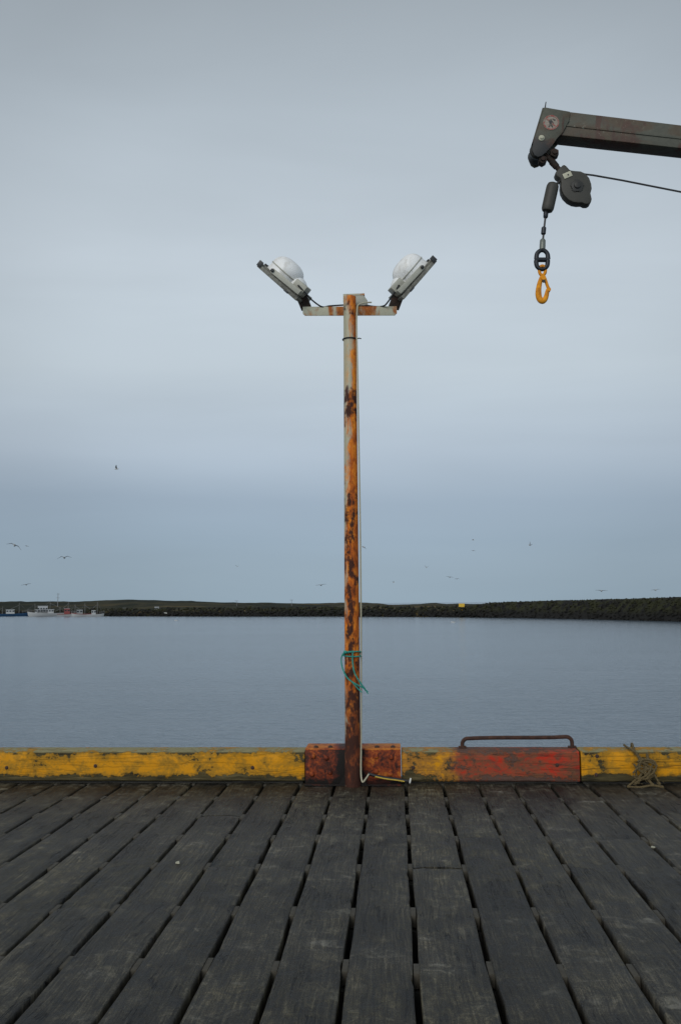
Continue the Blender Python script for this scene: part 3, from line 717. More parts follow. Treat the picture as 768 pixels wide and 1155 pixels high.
# round prohibition sticker, worn
dc = B(620.8, 139.5) + Vector((0, -.0145, 0)); rr_ = .052
m = MB(); m.lathe(dc + Vector((0, .0025, 0)), [(rr_, 0), (rr_, .0018)], (0, -1, 0), 32); dec = obj('sticker', m, M['decalwhite'], boom)
m = MB(); ring = []; nn = 40
vs = []
for rad in (rr_ * .98, rr_ * .80):
    for k in range(nn): a = 2 * math.pi * k / nn; vs.append(dc + Vector((math.cos(a) * rad, -.0008, math.sin(a) * rad)))
m.add(vs, [(k, (k + 1) % nn, nn + (k + 1) % nn, nn + k) for k in range(nn)])
m.box(dc + Vector((0, -.0008, 0)), (rr_ * 1.65, .0006, .009), Matrix.Rotation(R(45), 3, 'Y')); obj('red_ring', m, M['decalred'], dec, recalc=False)
m = MB(); V3 = lambda x, z: dc + Vector((x * rr_, -.0022, z * rr_))
m.prism([V3(-.15, .45), V3(.05, .5), V3(.1, .2), V3(.35, -.05), V3(.28, -.15), V3(.05, .02), V3(.1, -.3), V3(.22, -.62), V3(.08, -.65), V3(-.1, -.3), V3(-.25, -.62), V3(-.38, -.58), V3(-.2, -.1), V3(-.3, .15)], (0, .0008, 0))
m.prism([V3(.2, .5), V3(.55, .35), V3(.5, .2), V3(.2, .35)], (0, .0008, 0)); obj('pictogram', m, M['print'], dec)
# column and winch, out of the picture to the right
m = MB(); m.box((XC, BY + BW / 2, .012), (.7, .7, .024), None, .004); m.lathe((XC, BY + BW / 2, .024), [(.17, 0), (.17, .3), (.14, .34), (.14, UR.z - .35), (.19, UR.z - .32), (.19, UR.z - .26)], (0, 0, 1), 28); obj('column', m, M['boom'], crane)
for s in (-1, 1):
    m = MB(); yy = BY + BW / 2 + s * (BW / 2 + .03)
    m.prism([(XC - .15, yy - .01, UR.z - .27), (XC + .15, yy - .01, UR.z - .27), (XC + .12, yy - .01, TR.z + .1), (XC - .12, yy - .01, TR.z + .1)], (0, .02, 0), .003); obj('head_plate', m, M['boom'], crane)
w0, w1 = B(667, 197.5, .05), B(755, 213, .05); WR = ext(w0, w1, XC - .28)
m = MB(); m.tube([(WR.x, BY - .08, WR.z - .09), (WR.x, BY + .26, WR.z - .09)], .09, 20); m.box((WR.x + .07, BY + .06, WR.z - .09), (.14, .30, .10)); obj('winch_drum', m, M['hub'], crane)
p0 = Vector((XC - .16, BY + BW / 2, 1.2)); p1 = ext(U0, U1, XC - .95) + Vector((0, BW / 2, -.01))
m = MB(); m.tube([p0, lerp(p0, p1, .55)], .05, 16); m.tube([lerp(p0, p1, .5), p1], .028, 12); obj('luffing_ram', m, M['hub'], crane)

# sheave block hanging under the tip
RYc = BY + .03
Kp = lambda x, y, d=0.0: at(x, y, RYc + d)
blk = thing('sheave_block', 'dark grey cable sheave block hanging from the boom tip', 'sheave block', Kp(650, 210))
def z8(x, y): return (590 + x / 6.42, 170 + y / 6.42)
ol = [z8(*p) for p in [(292, 96), (312, 108), (338, 138), (375, 143), (415, 146), (450, 162), (478, 195), (492, 235), (496, 270), (487, 305), (496, 345), (490, 372), (470, 384), (445, 384), (425, 374), (395, 376), (360, 370), (325, 352), (295, 322), (278, 290), (272, 255), (275, 225), (270, 200), (240, 178), (230, 155), (260, 125)]]
m = MB(); m.prism([at(x, y, BY) for x, y in ol], (0, .075, 0), .009); obj('housing', m, M['reel'], blk)
hc = at(*z8(388, 255), BY); m = MB()
m.lathe(hc + Vector((0, -.001, 0)), [(.040, 0), (.038, .006), (.022, .008), (.02, .018), (.01, .02)], (0, -1, 0), 20)
for k in range(5):
    a = 2 * math.pi * k / 5 + .3; m.beam(hc + Vector((0, -.004, 0)), hc + Vector((math.cos(a) * .043, -.003, math.sin(a) * .043)), .026, .005, Vector((0, 1, 0)))
obj('hub', m, M['hub'], blk)
lc = at(*z8(318, 177), BY) + Vector((0, -.003, 0)); m = MB(); m.box(lc, (.056, .004, .036), Matrix.Rotation(R(-22), 3, 'Y'), .001); lp = obj('label_plate', m, M['plate'], blk)
m = MB(); m.box(lc + Vector((.004, -.003, 0)), (.008, .002, .010), Matrix.Rotation(R(-22), 3, 'Y')); obj('mark', m, M['hub'], lp)
m = MB(); sa = at(*z8(178, 48), RYc); sb = at(*z8(262, 142), RYc)
m.tube([sa, lerp(sa, sb, .3), lerp(sa, sb, .32), lerp(sa, sb, .75), lerp(sa, sb, .76), sb], [.019, .019, .023, .021, .017, .017], 12)
m.tube([lerp(B(607, 168.5, BW / 2), sa, .45), sa], .014, 10)
# clamp bolts across the shackle
for (cx, cy, rr2) in ((220, 27, .030), (136, 76, .028)):
    pc = at(*z8(cx, cy), RYc); m.lathe(pc + Vector((0, -.028, 0)), [(rr2, 0), (rr2, .056)], (0, 1, 0), 6); m.lathe(pc + Vector((0, -.04, 0)), [(rr2 * .5, 0), (rr2 * .5, .08)], (0, 1, 0), 8)
m.tube([at(*z8(220, 27), RYc), at(*z8(136, 76), RYc)], .012, 8)
obj('shackle', m, M['shackle'], blk)

# hoist wire from block back to the winch
wr_end = Vector((WR.x - .02, BY + .07, WR.z)); m = MB(); wpts = [Kp(650, 195.5, .005)] + [Kp(668, 197.6, .005)] + [Vector((lerp(w0.x, wr_end.x, k / 12), lerp(BY + .04, wr_end.y, k / 12), lerp(w0.z, wr_end.z, k / 12) - .012 * math.sin(math.pi * k / 12))) for k in range(1, 13)]
m.tube(wpts, .0062, 8); tag(obj('hoist_wire', m, M['wire'], origin=wpts[1]), 'thin steel wire running right from the sheave block below the boom', 'wire')

# hook line
hk = thing('lifting_hook', 'orange lifting hook on a black link below a dark cylindrical weight', 'hook', at(*z8(140, 900), RYc))
H = lambda x, y, d=0.0: at(*z8(x, y), RYc + d)
ta, tb = H(214, 246), H(172, 434); ax = (tb - ta).normalized(); LL = (tb - ta).length
m = MB(); m.lathe(ta, [(.012, -.012), (.022, -.010), (.034, -.003), (.039, .010), (.040, .03), (.040, LL - .03), (.039, LL - .012), (.033, LL + .002), (.020, LL + .008), (.012, LL + .009)], ax, 24); obj('weight', m, M['reel'], hk)
m = MB(); m.tube([H(268, 215), H(252, 235), H(222, 240)], .008, 8); obj('wire', m, M['wire'], hk); m = MB(); m.tube([H(170, 430), H(160, 470), H(150, 560), H(142, 640), H(138, 690)], .0065, 8); obj('wire', m, M['wire'], hk)
m = MB(); m.tube([H(165, 440), H(163, 446), H(160, 482), H(159, 488)], [.012, .0165, .015, .010], 12); obj('ferrule', m, M['chain'], hk); m = MB(); m.tube([H(149, 552), H(148, 558), H(144, 602), H(143, 608)], [.010, .0155, .0155, .010], 12); obj('ferrule', m, M['chain'], hk)
m = MB(); m.tube([H(141, 640), H(140, 650), H(138, 690), H(137, 715)], [.012, .0185, .0195, .019], 14); obj('ferrule', m, M['ferrule'], hk)
# coupling link: two half rings round a centre pin
m = MB()
def half(cx, cy, s): return smooth_path([H(cx - 42, cy - s * 2), H(cx - 38, cy - s * 38), H(cx - 20, cy - s * 60), H(cx, cy - s * 66), H(cx + 20, cy - s * 60), H(cx + 38, cy - s * 38), H(cx + 42, cy - s * 2)], 5)
up = half(136, 787, 1); dn = half(134, 793, -1)
k = len(up)
m.tube(up, [.0158 - .002 * math.sin(math.pi * i / (k - 1)) for i in range(k)], 10); m.tube(dn, [.0158 - .002 * math.sin(math.pi * i / (k - 1)) for i in range(k)], 10)
m.tube([H(82, 790), H(98, 790)], .0165, 10); m.tube([H(172, 790), H(188, 790)], .0165, 10); m.tube([H(86, 790), H(184, 790)], .0155, 10)
obj('coupling_link', m, M['chain'], hk)
m = MB()
eye = [H(137 + 22 * math.cos(a), 868 + 34 * math.sin(a), .004 * math.cos(2 * a)) for a in [2 * math.pi * i / 20 for i in range(20)]]
m.tube(eye, .0105, 10, closed=True)
body = smooth_path([H(140, 898), H(128, 925), H(116, 965), H(109, 1010), H(110, 1050), H(120, 1078), H(138, 1088), H(155, 1076), H(166, 1050), H(174, 1015), H(180, 1000)], 5)
k = len(body); m.tube(body, [lerp(.011, .0195, min(1, i / (k * .35))) if i < k * .6 else lerp(.0195, .010, (i - k * .6) / (k * .4)) for i in range(k)], 18)
m.lathe(H(184, 1003, -.012), [(.014, 0), (.014, .024)], (0, 1, 0), 10)
ho = obj('hook', m, M['hook'], hk)
m = MB(); m.tube(smooth_path([H(140, 900, -.004), H(152, 918), H(162, 945), H(172, 975), H(183, 1003)], 5), .0105, 10); m.lathe(H(146, 918, -.018), [(.016, 0), (.016, .032)], (0, 1, 0), 12); obj('latch', m, M['hook'], ho)
m = MB(); m.lathe(H(147, 945, -.016), [(.011, 0), (.010, .006)], (0, -1, 0), 10); obj('latch_pin', m, M['hub'], ho)

# ------------------------------------------------------------------ water
m = MB(); m.add([(-3500, Y1 + .02, WZ), (3500, Y1 + .02, WZ), (3500, 6000, WZ), (-3500, 6000, WZ)], [(0, 1, 2, 3)])
kind(obj('water', m, M['water'], smooth=0), 'structure')

# ------------------------------------------------------------------ far shore
from mathutils import noise as mn
shore = [(-420, 694.5), (-200, 695), (14, 694.8), (120, 695), (250, 695.3), (380, 695.3), (480, 695.8), (540, 696.5), (600, 697.4), (680, 699), (754, 701), (860, 704), (1000, 709), (1250, 722)]
sky = [(-420, 679), (-200, 678), (14, 679), (90, 678.3), (120, 677.3), (150, 676.6), (185, 677), (215, 677.6), (245, 678.5), (268, 679.6), (300, 679.6), (330, 680.2), (360, 681), (400, 679), (425, 681), (440, 682.4), (470, 681.2), (480, 680.8), (492, 680.4), (505, 681.6), (530, 681.5), (600, 680.5), (760, 678), (1250, 672)]
def interp(tab, x):
    if x <= tab[0][0]: return tab[0][1]
    for (a, b), (c, d) in zip(tab, tab[1:]):
        if x <= c: return b + (d - b) * (x - a) / (c - a)
    return tab[-1][1]
def shore_pt(px, off=0.0):
    p = ground(px, interp(shore, px), WZ); d = Vector((p.x, p.y, 0)); Ld = d.length; d.normalize()
    return Vector((d.x * (Ld + off), d.y * (Ld + off), WZ)), d, Ld
land = MB(); cols = [-420 + 6 * i for i in range(280)]
rad = [-3, 0, 3, 6, 12, 20, 32, 48, 66, 86, 110, 140, 175, 215, 260, 330, 450]
for px in cols:
    p, d, Ld = shore_pt(px)
    ysk = interp(sky, px); dcr = Ld + 175
    zc = (CAM + ray(px, ysk) * (dcr / Vector((ray(px, ysk).x, ray(px, ysk).y)).length)).z
    for off in rad:
        t_ = max(0, min(1, (off - 3) / 172))
        z = WZ - .6 + (off + 3) * .2 if off <= 0 else (WZ + 1.4 * min(1, off / 6) if off <= 6 else lerp(WZ + 1.4, zc, (t_ ** .8)))
        q_ = Vector((d.x * (Ld + off), d.y * (Ld + off), 0))
        z += (mn.noise(Vector((q_.x * .02, q_.y * .02, 3))) * 1.0 + mn.noise(Vector((q_.x * .07, q_.y * .05, 9))) * .7 + mn.noise(Vector((q_.x * .22, q_.y * .1, 5))) * .45) * min(1, max(0, (off - 4) / 30)) * (.55 if off < 200 else .4)
        if off > 180: z -= (off - 175) * .012
        land.add([(q_.x, q_.y, z)], [])
nr = len(rad)
land.f = [(i * nr + k, (i + 1) * nr + k, (i + 1) * nr + k + 1, i * nr + k + 1) for i in range(len(cols) - 1) for k in range(nr - 1)]
kind(obj('moorland', land, M['moor'], smooth=60), 'structure')

# rock shapes
def rock_shapes(n):
    out = []
    for i in range(n):
        rr = random.Random(100 + i); bm = bmesh.new(); bmesh.ops.create_icosphere(bm, subdivisions=1, radius=1)
        for v in bm.verts: v.co *= rr.uniform(.72, 1.15)
        for v in bm.verts:
            for nrm, dd in [(Vector((rr.uniform(-1, 1), rr.uniform(-1, 1), rr.uniform(-1, 1))).normalized(), .72)]:
                ds = v.co.dot(nrm)
                if ds > dd: v.co -= nrm * (ds - dd)
        bm.verts.index_update(); out.append(([v.co.copy() for v in bm.verts], [[v.index for v in f.verts] for f in bm.faces])); bm.free()
    return out
SH = rock_shapes(14)
def put_rock(mb, c, s, rr):
    vs, fs = rr.choice(SH); Rm = Matrix.Rotation(rr.uniform(0, 6.28), 3, 'Z') @ Matrix.Rotation(rr.uniform(-.6, .6), 3, 'X')
    sx, sy, sz = s * rr.uniform(.7, 1.3), s * rr.uniform(.7, 1.2), s * rr.uniform(.5, .9)
    mb.add([c + Rm @ Vector((v.x * sx, v.y * sy, v.z * sz)) for v in vs], fs)
rr = random.Random(5)
m = MB()
for i in range(3600):
    px = rr.uniform(-260, 560); off = rr.uniform(-2.5, 7)
    p, d, Ld = shore_pt(px, off); z = WZ + max(-.3, (off + 2.2) * .30) + rr.uniform(-.2, .25)
    fade = .35 if px < 95 and off > 0 else 1
    put_rock(m, Vector((p.x, p.y, z if fade == 1 else z - .4)), rr.uniform(.3, .7), rr)
kind(obj('shore_rocks', m, M['rock'], smooth=0, recalc=False), 'stuff')

# breakwater on the right: a mound under armour rock
bcrest = [(520, 686), (535, 681.5), (556, 678), (600, 676.6), (650, 675.2), (700, 674), (754, 672), (860, 668), (1000, 662), (1250, 645)]
cols2 = [516 + 5 * i for i in range(142)]; mound = MB(); info = []
prof = [(-2.0, -.16), (0, .0), (2.2, .33), (4.5, .66), (6.8, .94), (8.2, 1.0), (11, 1.0), (13, .9), (17, .3), (20, -.1)]
for px in cols2:
    p, d, Ld = shore_pt(px); dd_ = Ld + 8
    rc = ray(px, interp(bcrest, px)); zc = (CAM + rc * (dd_ / Vector((rc.x, rc.y)).length)).z; Hh = zc - WZ - .35
    info.append((px, d, Ld, Hh))
    for off, k in prof:
        q_ = Vector((d.x * (Ld + off), d.y * (Ld + off), WZ + Hh * k))
        q_.z += .25 * mn.noise(q_ * .35) * (1 if k > 0 else 0); mound.add([q_], [])
nr = len(prof)
mound.f = [(i * nr + k, (i + 1) * nr + k, (i + 1) * nr + k + 1, i * nr + k + 1) for i in range(len(cols2) - 1) for k in range(nr - 1)]
kind(obj('breakwater_core', mound, M['rock'], smooth=60), 'structure')
m = MB()
for i in range(8000):
    px, d, Ld, Hh = rr.choice(info); d2 = (d + Vector((-d.y, d.x, 0)) * rr.uniform(-.004, .004))
    off = rr.uniform(-1.6, 10.5); k = interp(prof, off); s = rr.uniform(.16, .40) * (1 if off < 7 else .6)
    put_rock(m, Vector((d2.x * (Ld + off), d2.y * (Ld + off), WZ + Hh * k + rr.uniform(-.25, .04))), s, rr)
kind(obj('breakwater_rocks', m, M['rock'], smooth=0, recalc=False), 'stuff')

# ------------------------------------------------------------------ boats moored at the far shore
def boat(px0, px1, bow, hull_mat, label, hh, cab, masts, gun=None, yo=0):
    """px0..px1: extent in the photograph; bow +1 points right. Built on its own axis, then set on the water."""
    pm = (px0 + px1) / 2; p, d, Ld = shore_pt(pm, -9 - yo); L = (px1 - px0) / F * Ld; side = Vector((d.y, -d.x, 0)) * bow
    t = thing('moored_boat', label, 'boat', (p.x, p.y, WZ), 'boats moored along the far shore')
    Wd = L * .28; up = Vector((0, 0, 1)); base = Vector((p.x, p.y, WZ))
    P = lambda x, y, z: base + side * (x * L) + d * (y * bow) + up * z
    st = [(-.5, .80, 1.0), (-.3, .95, .95), (0, 1.0, .96), (.22, .86, 1.08), (.38, .55, 1.25), (.47, .2, 1.42), (.5, .02, 1.5)]
    m = MB(); vs = []
    for x, w, s in st:
        for (yy, z) in ((-1, s * hh), (-.86, .35 * hh), (-.5, -.25), (.5, -.25), (.86, .35 * hh), (1, s * hh)):
            xx = x - (.06 if z < 0 and x > .4 else .02 if z < .5 * hh and x > .4 else 0); vs.append(P(xx, yy * w * Wd / 2, z))
    fs = [(i * 6 + k, i * 6 + k + 1, (i + 1) * 6 + k + 1, (i + 1) * 6 + k) for i in range(len(st) - 1) for k in range(5)] + [tuple(range(6)), tuple(6 * (len(st) - 1) + k for k in range(5, -1, -1))]
    m.add(vs, fs); obj('hull', m, hull_mat, t, smooth=30)
    m = MB(); vs = []
    for x, w, s in st: vs += [P(x * .98, -w * Wd / 2 * .95, s * hh - .12), P(x * .98, w * Wd / 2 * .95, s * hh - .12)]
    m.add(vs, [(2 * i, 2 * i + 1, 2 * i + 3, 2 * i + 2) for i in range(len(st) - 1)]); obj('deck', m, M['deckgrey'], t)
    if gun:
        for s_ in (-1, 1):
            m = MB(); m.tube([P(x, s_ * w * Wd / 2, s * hh) for x, w, s in st], .11, 5); obj('gunwale', m, gun, t)
    M3 = Matrix((side, d * bow, up)).transposed()
    for (cx, cl, ch, cm) in cab:
        m = MB(); z0 = hh * .9; w = Wd * .62
        ol2 = [P(cx - cl / 2, -w / 2, z0 - .15), P(cx + cl / 2, -w / 2, z0 - .15), P(cx + cl / 2 - .02, -w / 2, z0 + ch), P(cx - cl / 2 + .005, -w / 2, z0 + ch)]
        m.prism(ol2, d * bow * w); cb = obj('cabin', m, cm, t)
        m = MB(); m.box(P(cx - .005, 0, z0 + ch + .05), (cl * L * 1.08, w * 1.1, .09), M3); obj('roof', m, M['hullwhite'], cb)
        nw = max(2, int(cl * L / .9))
        for k in range(nw):
            x = cx - cl / 2 + cl * (k + .5) / nw
            for s_ in (-1, 1):
                m = MB(); m.box(P(x, s_ * (w / 2 + .01), z0 + ch * .66), (cl * L / nw * .66, .03, min(.55, ch * .38)), M3); obj('window', m, M['window'], cb)
    for (mx, mh) in masts:
        m = MB(); m.tube([P(mx, 0, hh * .8), P(mx, 0, mh)], [.085, .05], 6); ms = obj('mast', m, M['mast'], t)
        m = MB(); m.tube([P(mx, 0, mh * .82), P(mx - .26, 0, mh * .55)], .05, 5); obj('derrick', m, M['mast'], ms); m = MB(); m.tube([P(mx, 0, mh * .97), P(mx + .3, 0, hh * 1.3)], .02, 4); obj('stay', m, M['mast'], ms)
    for s_ in (-1, 1):
        m = MB()
        for z in (.5, .9): m.tube([P(x, s_ * w * Wd / 2 * .96, s * hh + z) for x, w, s in st[3:]], .03, 4)
        for x, w, s in st[3:]: m.tube([P(x, s_ * w * Wd / 2 * .96, s * hh - .05), P(x, s_ * w * Wd / 2 * .96, s * hh + .9)], .03, 4)
        obj('railing', m, M['mast'], t)
    return t
HW, HB, HR = M['hullwhite'], M['hullblue'], M['hullred']
boat(2, 33, 1, HB, 'blue hulled fishing boat, leftmost of those moored at the far shore', 1.1, [(-.15, .28, 1.7, HW)], [(.12, 5.5), (-.4, 4)])
boat(34, 71, -1, HW, 'largest white boat with a tall two storey wheelhouse at the far shore', 1.3, [(.05, .5, 1.5, HW), (.10, .28, 2.9, HW)], [(-.1, 6.2), (.3, 5)], None, 1)
boat(66, 86, 1, HW, 'white boat with red cabin moored right of the largest white boat', .9, [(.0, .3, 2.2, HR)], [(.05, 5.8), (-.35, 3.6)], HR)
boat(82, 103, -1, HW, 'white boat with grey cabin and two masts near the right of the moored row', .9, [(.1, .3, 1.6, M['deckgrey'])], [(-.15, 5.0), (.32, 4.6)], HR, 2)
boat(99, 117, 1, HW, 'small white boat, rightmost of the moored row beside the dark rocks', .8, [(-.1, .25, 1.5, HW)], [(.1, 5.4)])

# ------------------------------------------------------------------ small things on the far shore
def land_pt(px, py, off):                       # a spot standing off metres behind the shoreline
    p, d, Ld = shore_pt(px, off); r = ray(px, py); k = (Ld + off) / Vector((r.x, r.y)).length; w = CAM + r * k
    return Vector((p.x, p.y, w.z)), d, (Ld + off)
def hut(px, py, wpx, hpx, off, wall, roof, label, cat, name, gable=True, deep=1.2):
    b, d, Ld = land_pt(px, py, off); k = Ld / F; W = wpx * k; Hh = hpx * k; sd = Vector((d.y, -d.x, 0)); up = Vector((0, 0, 1))
    P = lambda x, y, z: b + sd * x + d * y + up * z
    t = thing(name, label, cat, tuple(b)); D = W * deep; wh = Hh * (.62 if gable else .9)
    M3 = Matrix((sd, d, up)).transposed()
    m = MB(); m.box(P(0, D / 2, wh / 2 - .6), (W, D, wh + 1.2), M3); obj('wall', m, wall, t)
    m = MB()
    if gable: m.prism([P(-W * .54, -.1, wh), P(-W * .54, D * .5, Hh), P(-W * .54, D + .1, wh), P(-W * .54, D + .1, wh - .1), P(-W * .54, -.1, wh - .1)], sd * W * 1.08)
    else: m.box(P(0, D / 2, Hh * .95), (W * 1.06, D * 1.06, Hh * .1), M3)
    obj('roof', m, roof, t)
    m = MB(); m.box(P(W * .2, -.015, min(1.0, wh * .42)), (W * .22, .05, min(1.9, wh * .8)), M3); obj('door', m, M['hutgrey'] if wall != M['hutyellow'] else wall, t)
    m = MB(); m.box(P(-W * .2, -.015, wh * .58), (W * .22, .05, wh * .32), M3); obj('window', m, M['window'] if wall != M['hutyellow'] else wall, t)
    return t
hut(177, 689, 4.6, 4.6, 24, M['hutwhite'], M['hutgrey'], 'white hut on the far shore right of the moored boats', 'hut', 'hut')
hut(160.5, 686.8, 5.2, 2.8, 60, M['hutgrey'], M['hutgrey'], 'low grey shed on the far shore beside the white hut', 'shed', 'shed')
hut(140.5, 689, 3.6, 3.2, 40, M['hutgrey'], M['hutgrey'], 'small dark grey shed on the far shore behind the boats', 'shed', 'shed', False)
hut(520.8, 686.8, 6.4, 6.0, 6, M['hutyellow'], M['hutyellow'], 'small yellow cabin at the root of the breakwater', 'cabin', 'cabin', False)
for (px, py, s, lab) in [(187.7, 691.5, .8, 'pale boulder on the dark far shore below the white hut'), (246, 692, .45, 'pale boulder on the dark rocks midway between the hut and the post'), (480, 691.5, .5, 'pale boulder on the far shore just right of the post')]:
    b, d, Ld = land_pt(px, py, 2.0); m = MB(); put_rock(m, b, s, rr); tag(obj('boulder', m, M['palerock'], origin=b, smooth=0, recalc=False), lab, 'boulder', 'pale boulders on the far shore')
def shore_mast(px, py, top, off, r, label, arms):
    b, d, Ld = land_pt(px, py, off); k = Ld / F; hgt_ = (py - top) * k; t = thing('mast', label, 'mast', tuple(b), 'thin masts on the far shore')
    m = MB(); m.tube([b - Vector((0, 0, 1.2)), b + Vector((0, 0, hgt_))], [r, r * .6], 6); obj('pole', m, M['mast'], t)
    m = MB(); sd = Vector((d.y, -d.x, 0))
    for z in arms:
        m = MB(); m.tube([b + Vector((0, 0, hgt_ * z)) - sd * .7, b + Vector((0, 0, hgt_ * z)) + sd * .7], .06, 5); obj('crosspiece', m, M['mast'], t)
shore_mast(65.3, 681, 669.5, 60, .16, 'tall thin radio mast above the moored boats', (.55, .9))
shore_mast(267, 684, 677.5, 90, .10, 'short thin mast on the far moor left of the lamp post', (.95,))
shore_mast(329, 684, 676.5, 90, .11, 'short thin mast on the far moor close left of the lamp post', (.95,))

# ------------------------------------------------------------------ gulls
def gull_mesh(name, wl, wr_, tipdark=True, tuck=False):
    """wl / wr_: (inner, outer) dihedral angles of each wing in degrees; 1.3 m span, nose towards +Y"""
    m = MB(); tones_ = []
    prof = [(-.30, .012, .0), (-.24, .035, .0), (-.14, .066, -.002), (-.02, .085, -.006), (.10, .078, -.004), (.17, .056, .008), (.21, .048, .018), (.25, .046, .02), (.285, .028, .014), (.31, .012, .008), (.345, .004, 0)]
    vs = []; seg = 10
    for (y, r, dz) in prof:
        for k in range(seg): a = 2 * math.pi * k / seg; vs.append((math.cos(a) * r * (1.0 if y > -.2 else 1.7), y, math.sin(a) * r * (.95 if y > -.2 else .5) + dz))
    n = len(prof)
    m.add(vs, [(i * seg + k, i * seg + (k + 1) % seg, (i + 1) * seg + (k + 1) % seg, (i + 1) * seg + k) for i in range(n - 1) for k in range(seg)] + [tuple(range(seg - 1, -1, -1)), tuple((n - 1) * seg + k for k in range(seg))])
    tones_ += [(.62, .62, .60) if p[0] < .30 else (.5, .32, .05) for p in prof for k in range(seg)]
    if not tuck:
        for s, (ai, ao) in ((-1, wl), (1, wr_)):
            secs = []; x, z = .045, .03; sweep = 0
            for k in range(9):
                t_ = k / 8; ang = R(ai if t_ < .42 else ao)
                if k: x += .076 * math.cos(ang); z += .076 * math.sin(ang)
                ch = lerp(.19, .155, t_ / .42) if t_ < .42 else lerp(.155, .02, (t_ - .42) / .58)
                ly = .09 + (.05 * t_ / .42 if t_ < .42 else .05 - .15 * (t_ - .42) / .58)
                secs.append((s * x, ly, ly - ch, z, .030 * (1 - t_) + .010, t_))
            vs = []
            for (x_, l_, tr, z_, th, t_) in secs:
                mid_ = lerp(l_, tr, .3); vs += [(x_, l_, z_), (x_, mid_, z_ + th), (x_, tr, z_), (x_, mid_, z_ - th * .4)]
                dk_ = (.03, .03, .032) if (tipdark and t_ > .8) else (.12, .125, .13)
                tones_ += [dk_, dk_, dk_, (.42, .42, .42) if t_ < .8 else dk_]
            m.add(vs, [(i * 4 + k, i * 4 + (k + 1) % 4, (i + 1) * 4 + (k + 1) % 4, (i + 1) * 4 + k) for i in range(8) for k in range(4)] + [(0, 1, 2, 3), (35, 34, 33, 32)])
    else:
        vs = []
        for s in (-1, 1):
            b_ = len(m.v); w = [(s * .07, .12, .05), (s * .085, 0, .055), (s * .06, -.2, .04), (s * .01, -.36, .03), (s * .015, -.1, .085), (s * .03, .1, .075)]
            m.add(w + [(x * .8, y, z - .02) for x, y, z in w], [(0, 1, 2, 3, 4, 5), (6, 11, 10, 9, 8, 7)] + [(k, (k + 1) % 6, 6 + (k + 1) % 6, 6 + k) for k in range(6)]); tones_ += [(.26, .27, .28)] * 12
    me = bpy.data.meshes.new(name); me.from_pydata([tuple(v) for v in m.v], [], m.f); me.materials.append(M['gull'])
    bm = bmesh.new(); bm.from_mesh(me); bmesh.ops.recalc_face_normals(bm, faces=bm.faces[:]); bm.to_mesh(me); bm.free()
    a = me.color_attributes.new('tone', 'FLOAT_COLOR', 'POINT')
    for i, tn in enumerate(tones_): a.data[i].color = (*tn, 1)
    for p in me.polygons: p.use_smooth = True
    return me
GM = {'m': gull_mesh('gull_arched', (28, -32), (24, -26)), 'v': gull_mesh('gull_raised', (42, 30), (42, 32)), 'flat': gull_mesh('gull_gliding', (12, -4), (12, -6)), 'up': gull_mesh('gull_upstroke', (58, 62), (52, 40)),
      'down': gull_mesh('gull_downstroke', (5, -38), (6, -34)), 'swim': gull_mesh('gull_swimming', 0, 0, tuck=True)}
gl = [  # px, py, span in px, pose, heading, roll, pitch, label
    (132, 529, 8.5, 'up', 100, -18, 6, 'gull with raised wings, highest in the sky on the left'),
    (17, 615, 14, 'down', 20, 24, 0, 'dark gull with drooping wings at the left edge of the sky'),
    (73, 629, 12.5, 'm', 15, -4, 4, 'gull with arched wings gliding above the moored boats'),
    (31, 616, 4, 'flat', 60, 10, 0, 'tiny distant gull just right of the gull at the left edge'),
    (30, 659.5, 8, 'flat', 10, -10, 0, 'pale gull gliding low over the leftmost moored boat'),
    (268, 639, 4.5, 'v', 30, 0, 0, 'small gull alone midway between the boats and the lamp post'),
    (362, 660, 9.5, 'flat', -10, -6, 4, 'gull gliding low just left of the lamp post'),
    (410, 617, 6.5, 'down', 40, 20, 0, 'small gull close beside the lamp post on its right'),
    (444, 657, 4, 'v', 60, 0, 0, 'tiny dark gull low above the moor right of the post'),
    (481, 640, 5, 'v', 20, 10, 0, 'small gull with raised wings midway between post and yellow cabin'),
    (507, 651, 7, 'flat', 5, 8, 0, 'gull gliding lower left of two, above the yellow cabin'),
    (515, 653, 5, 'm', -20, 0, 0, 'smaller gull trailing the gliding one above the yellow cabin'),
    (533.5, 609, 5, 'm', 70, 0, 0, 'upper gull of the pair flying one above another over the breakwater end'),
    (533.5, 621, 4.5, 'down', 20, 0, 0, 'lower paler gull of the pair flying one above another over the breakwater end'),
    (597, 615, 6.5, 'up', -60, 30, 0, 'gull banking high above the middle of the breakwater'),
    (678, 666.5, 10, 'flat', 0, 3, 0, 'pale gull skimming just over the breakwater crest'),
    (739, 665.5, 8, 'flat', 12, -6, 0, 'gull skimming over the breakwater near the right edge'),
]
for (px, py, sp_, pose, hd, rl, pi_, lab) in gl:
    dist = 1.32 * F / (sp_ * 1.35); r = ray(px, py); P_ = CAM + r * dist
    o = bpy.data.objects.new('gull', GM[pose]); COL.objects.link(o); o.location = P_; ORG[o.name] = P_
    o.rotation_euler = (R(pi_ - 14), R(rl), R(hd)); tag(o, lab, 'gull', 'gulls flying over the harbour')
for (px, py, lab) in [(199, 700, 'gull swimming on the water below the white hut'), (511, 702, 'gull swimming on the water below the yellow cabin')]:
    o = bpy.data.objects.new('gull', GM['swim']); COL.objects.link(o); P_ = ground(px, py, WZ); P_.z += .05; o.location = P_; o.rotation_euler = (0, 0, R(80)); o.scale = (1.6,) * 3
    tag(o, lab, 'gull', 'gulls swimming in the harbour')

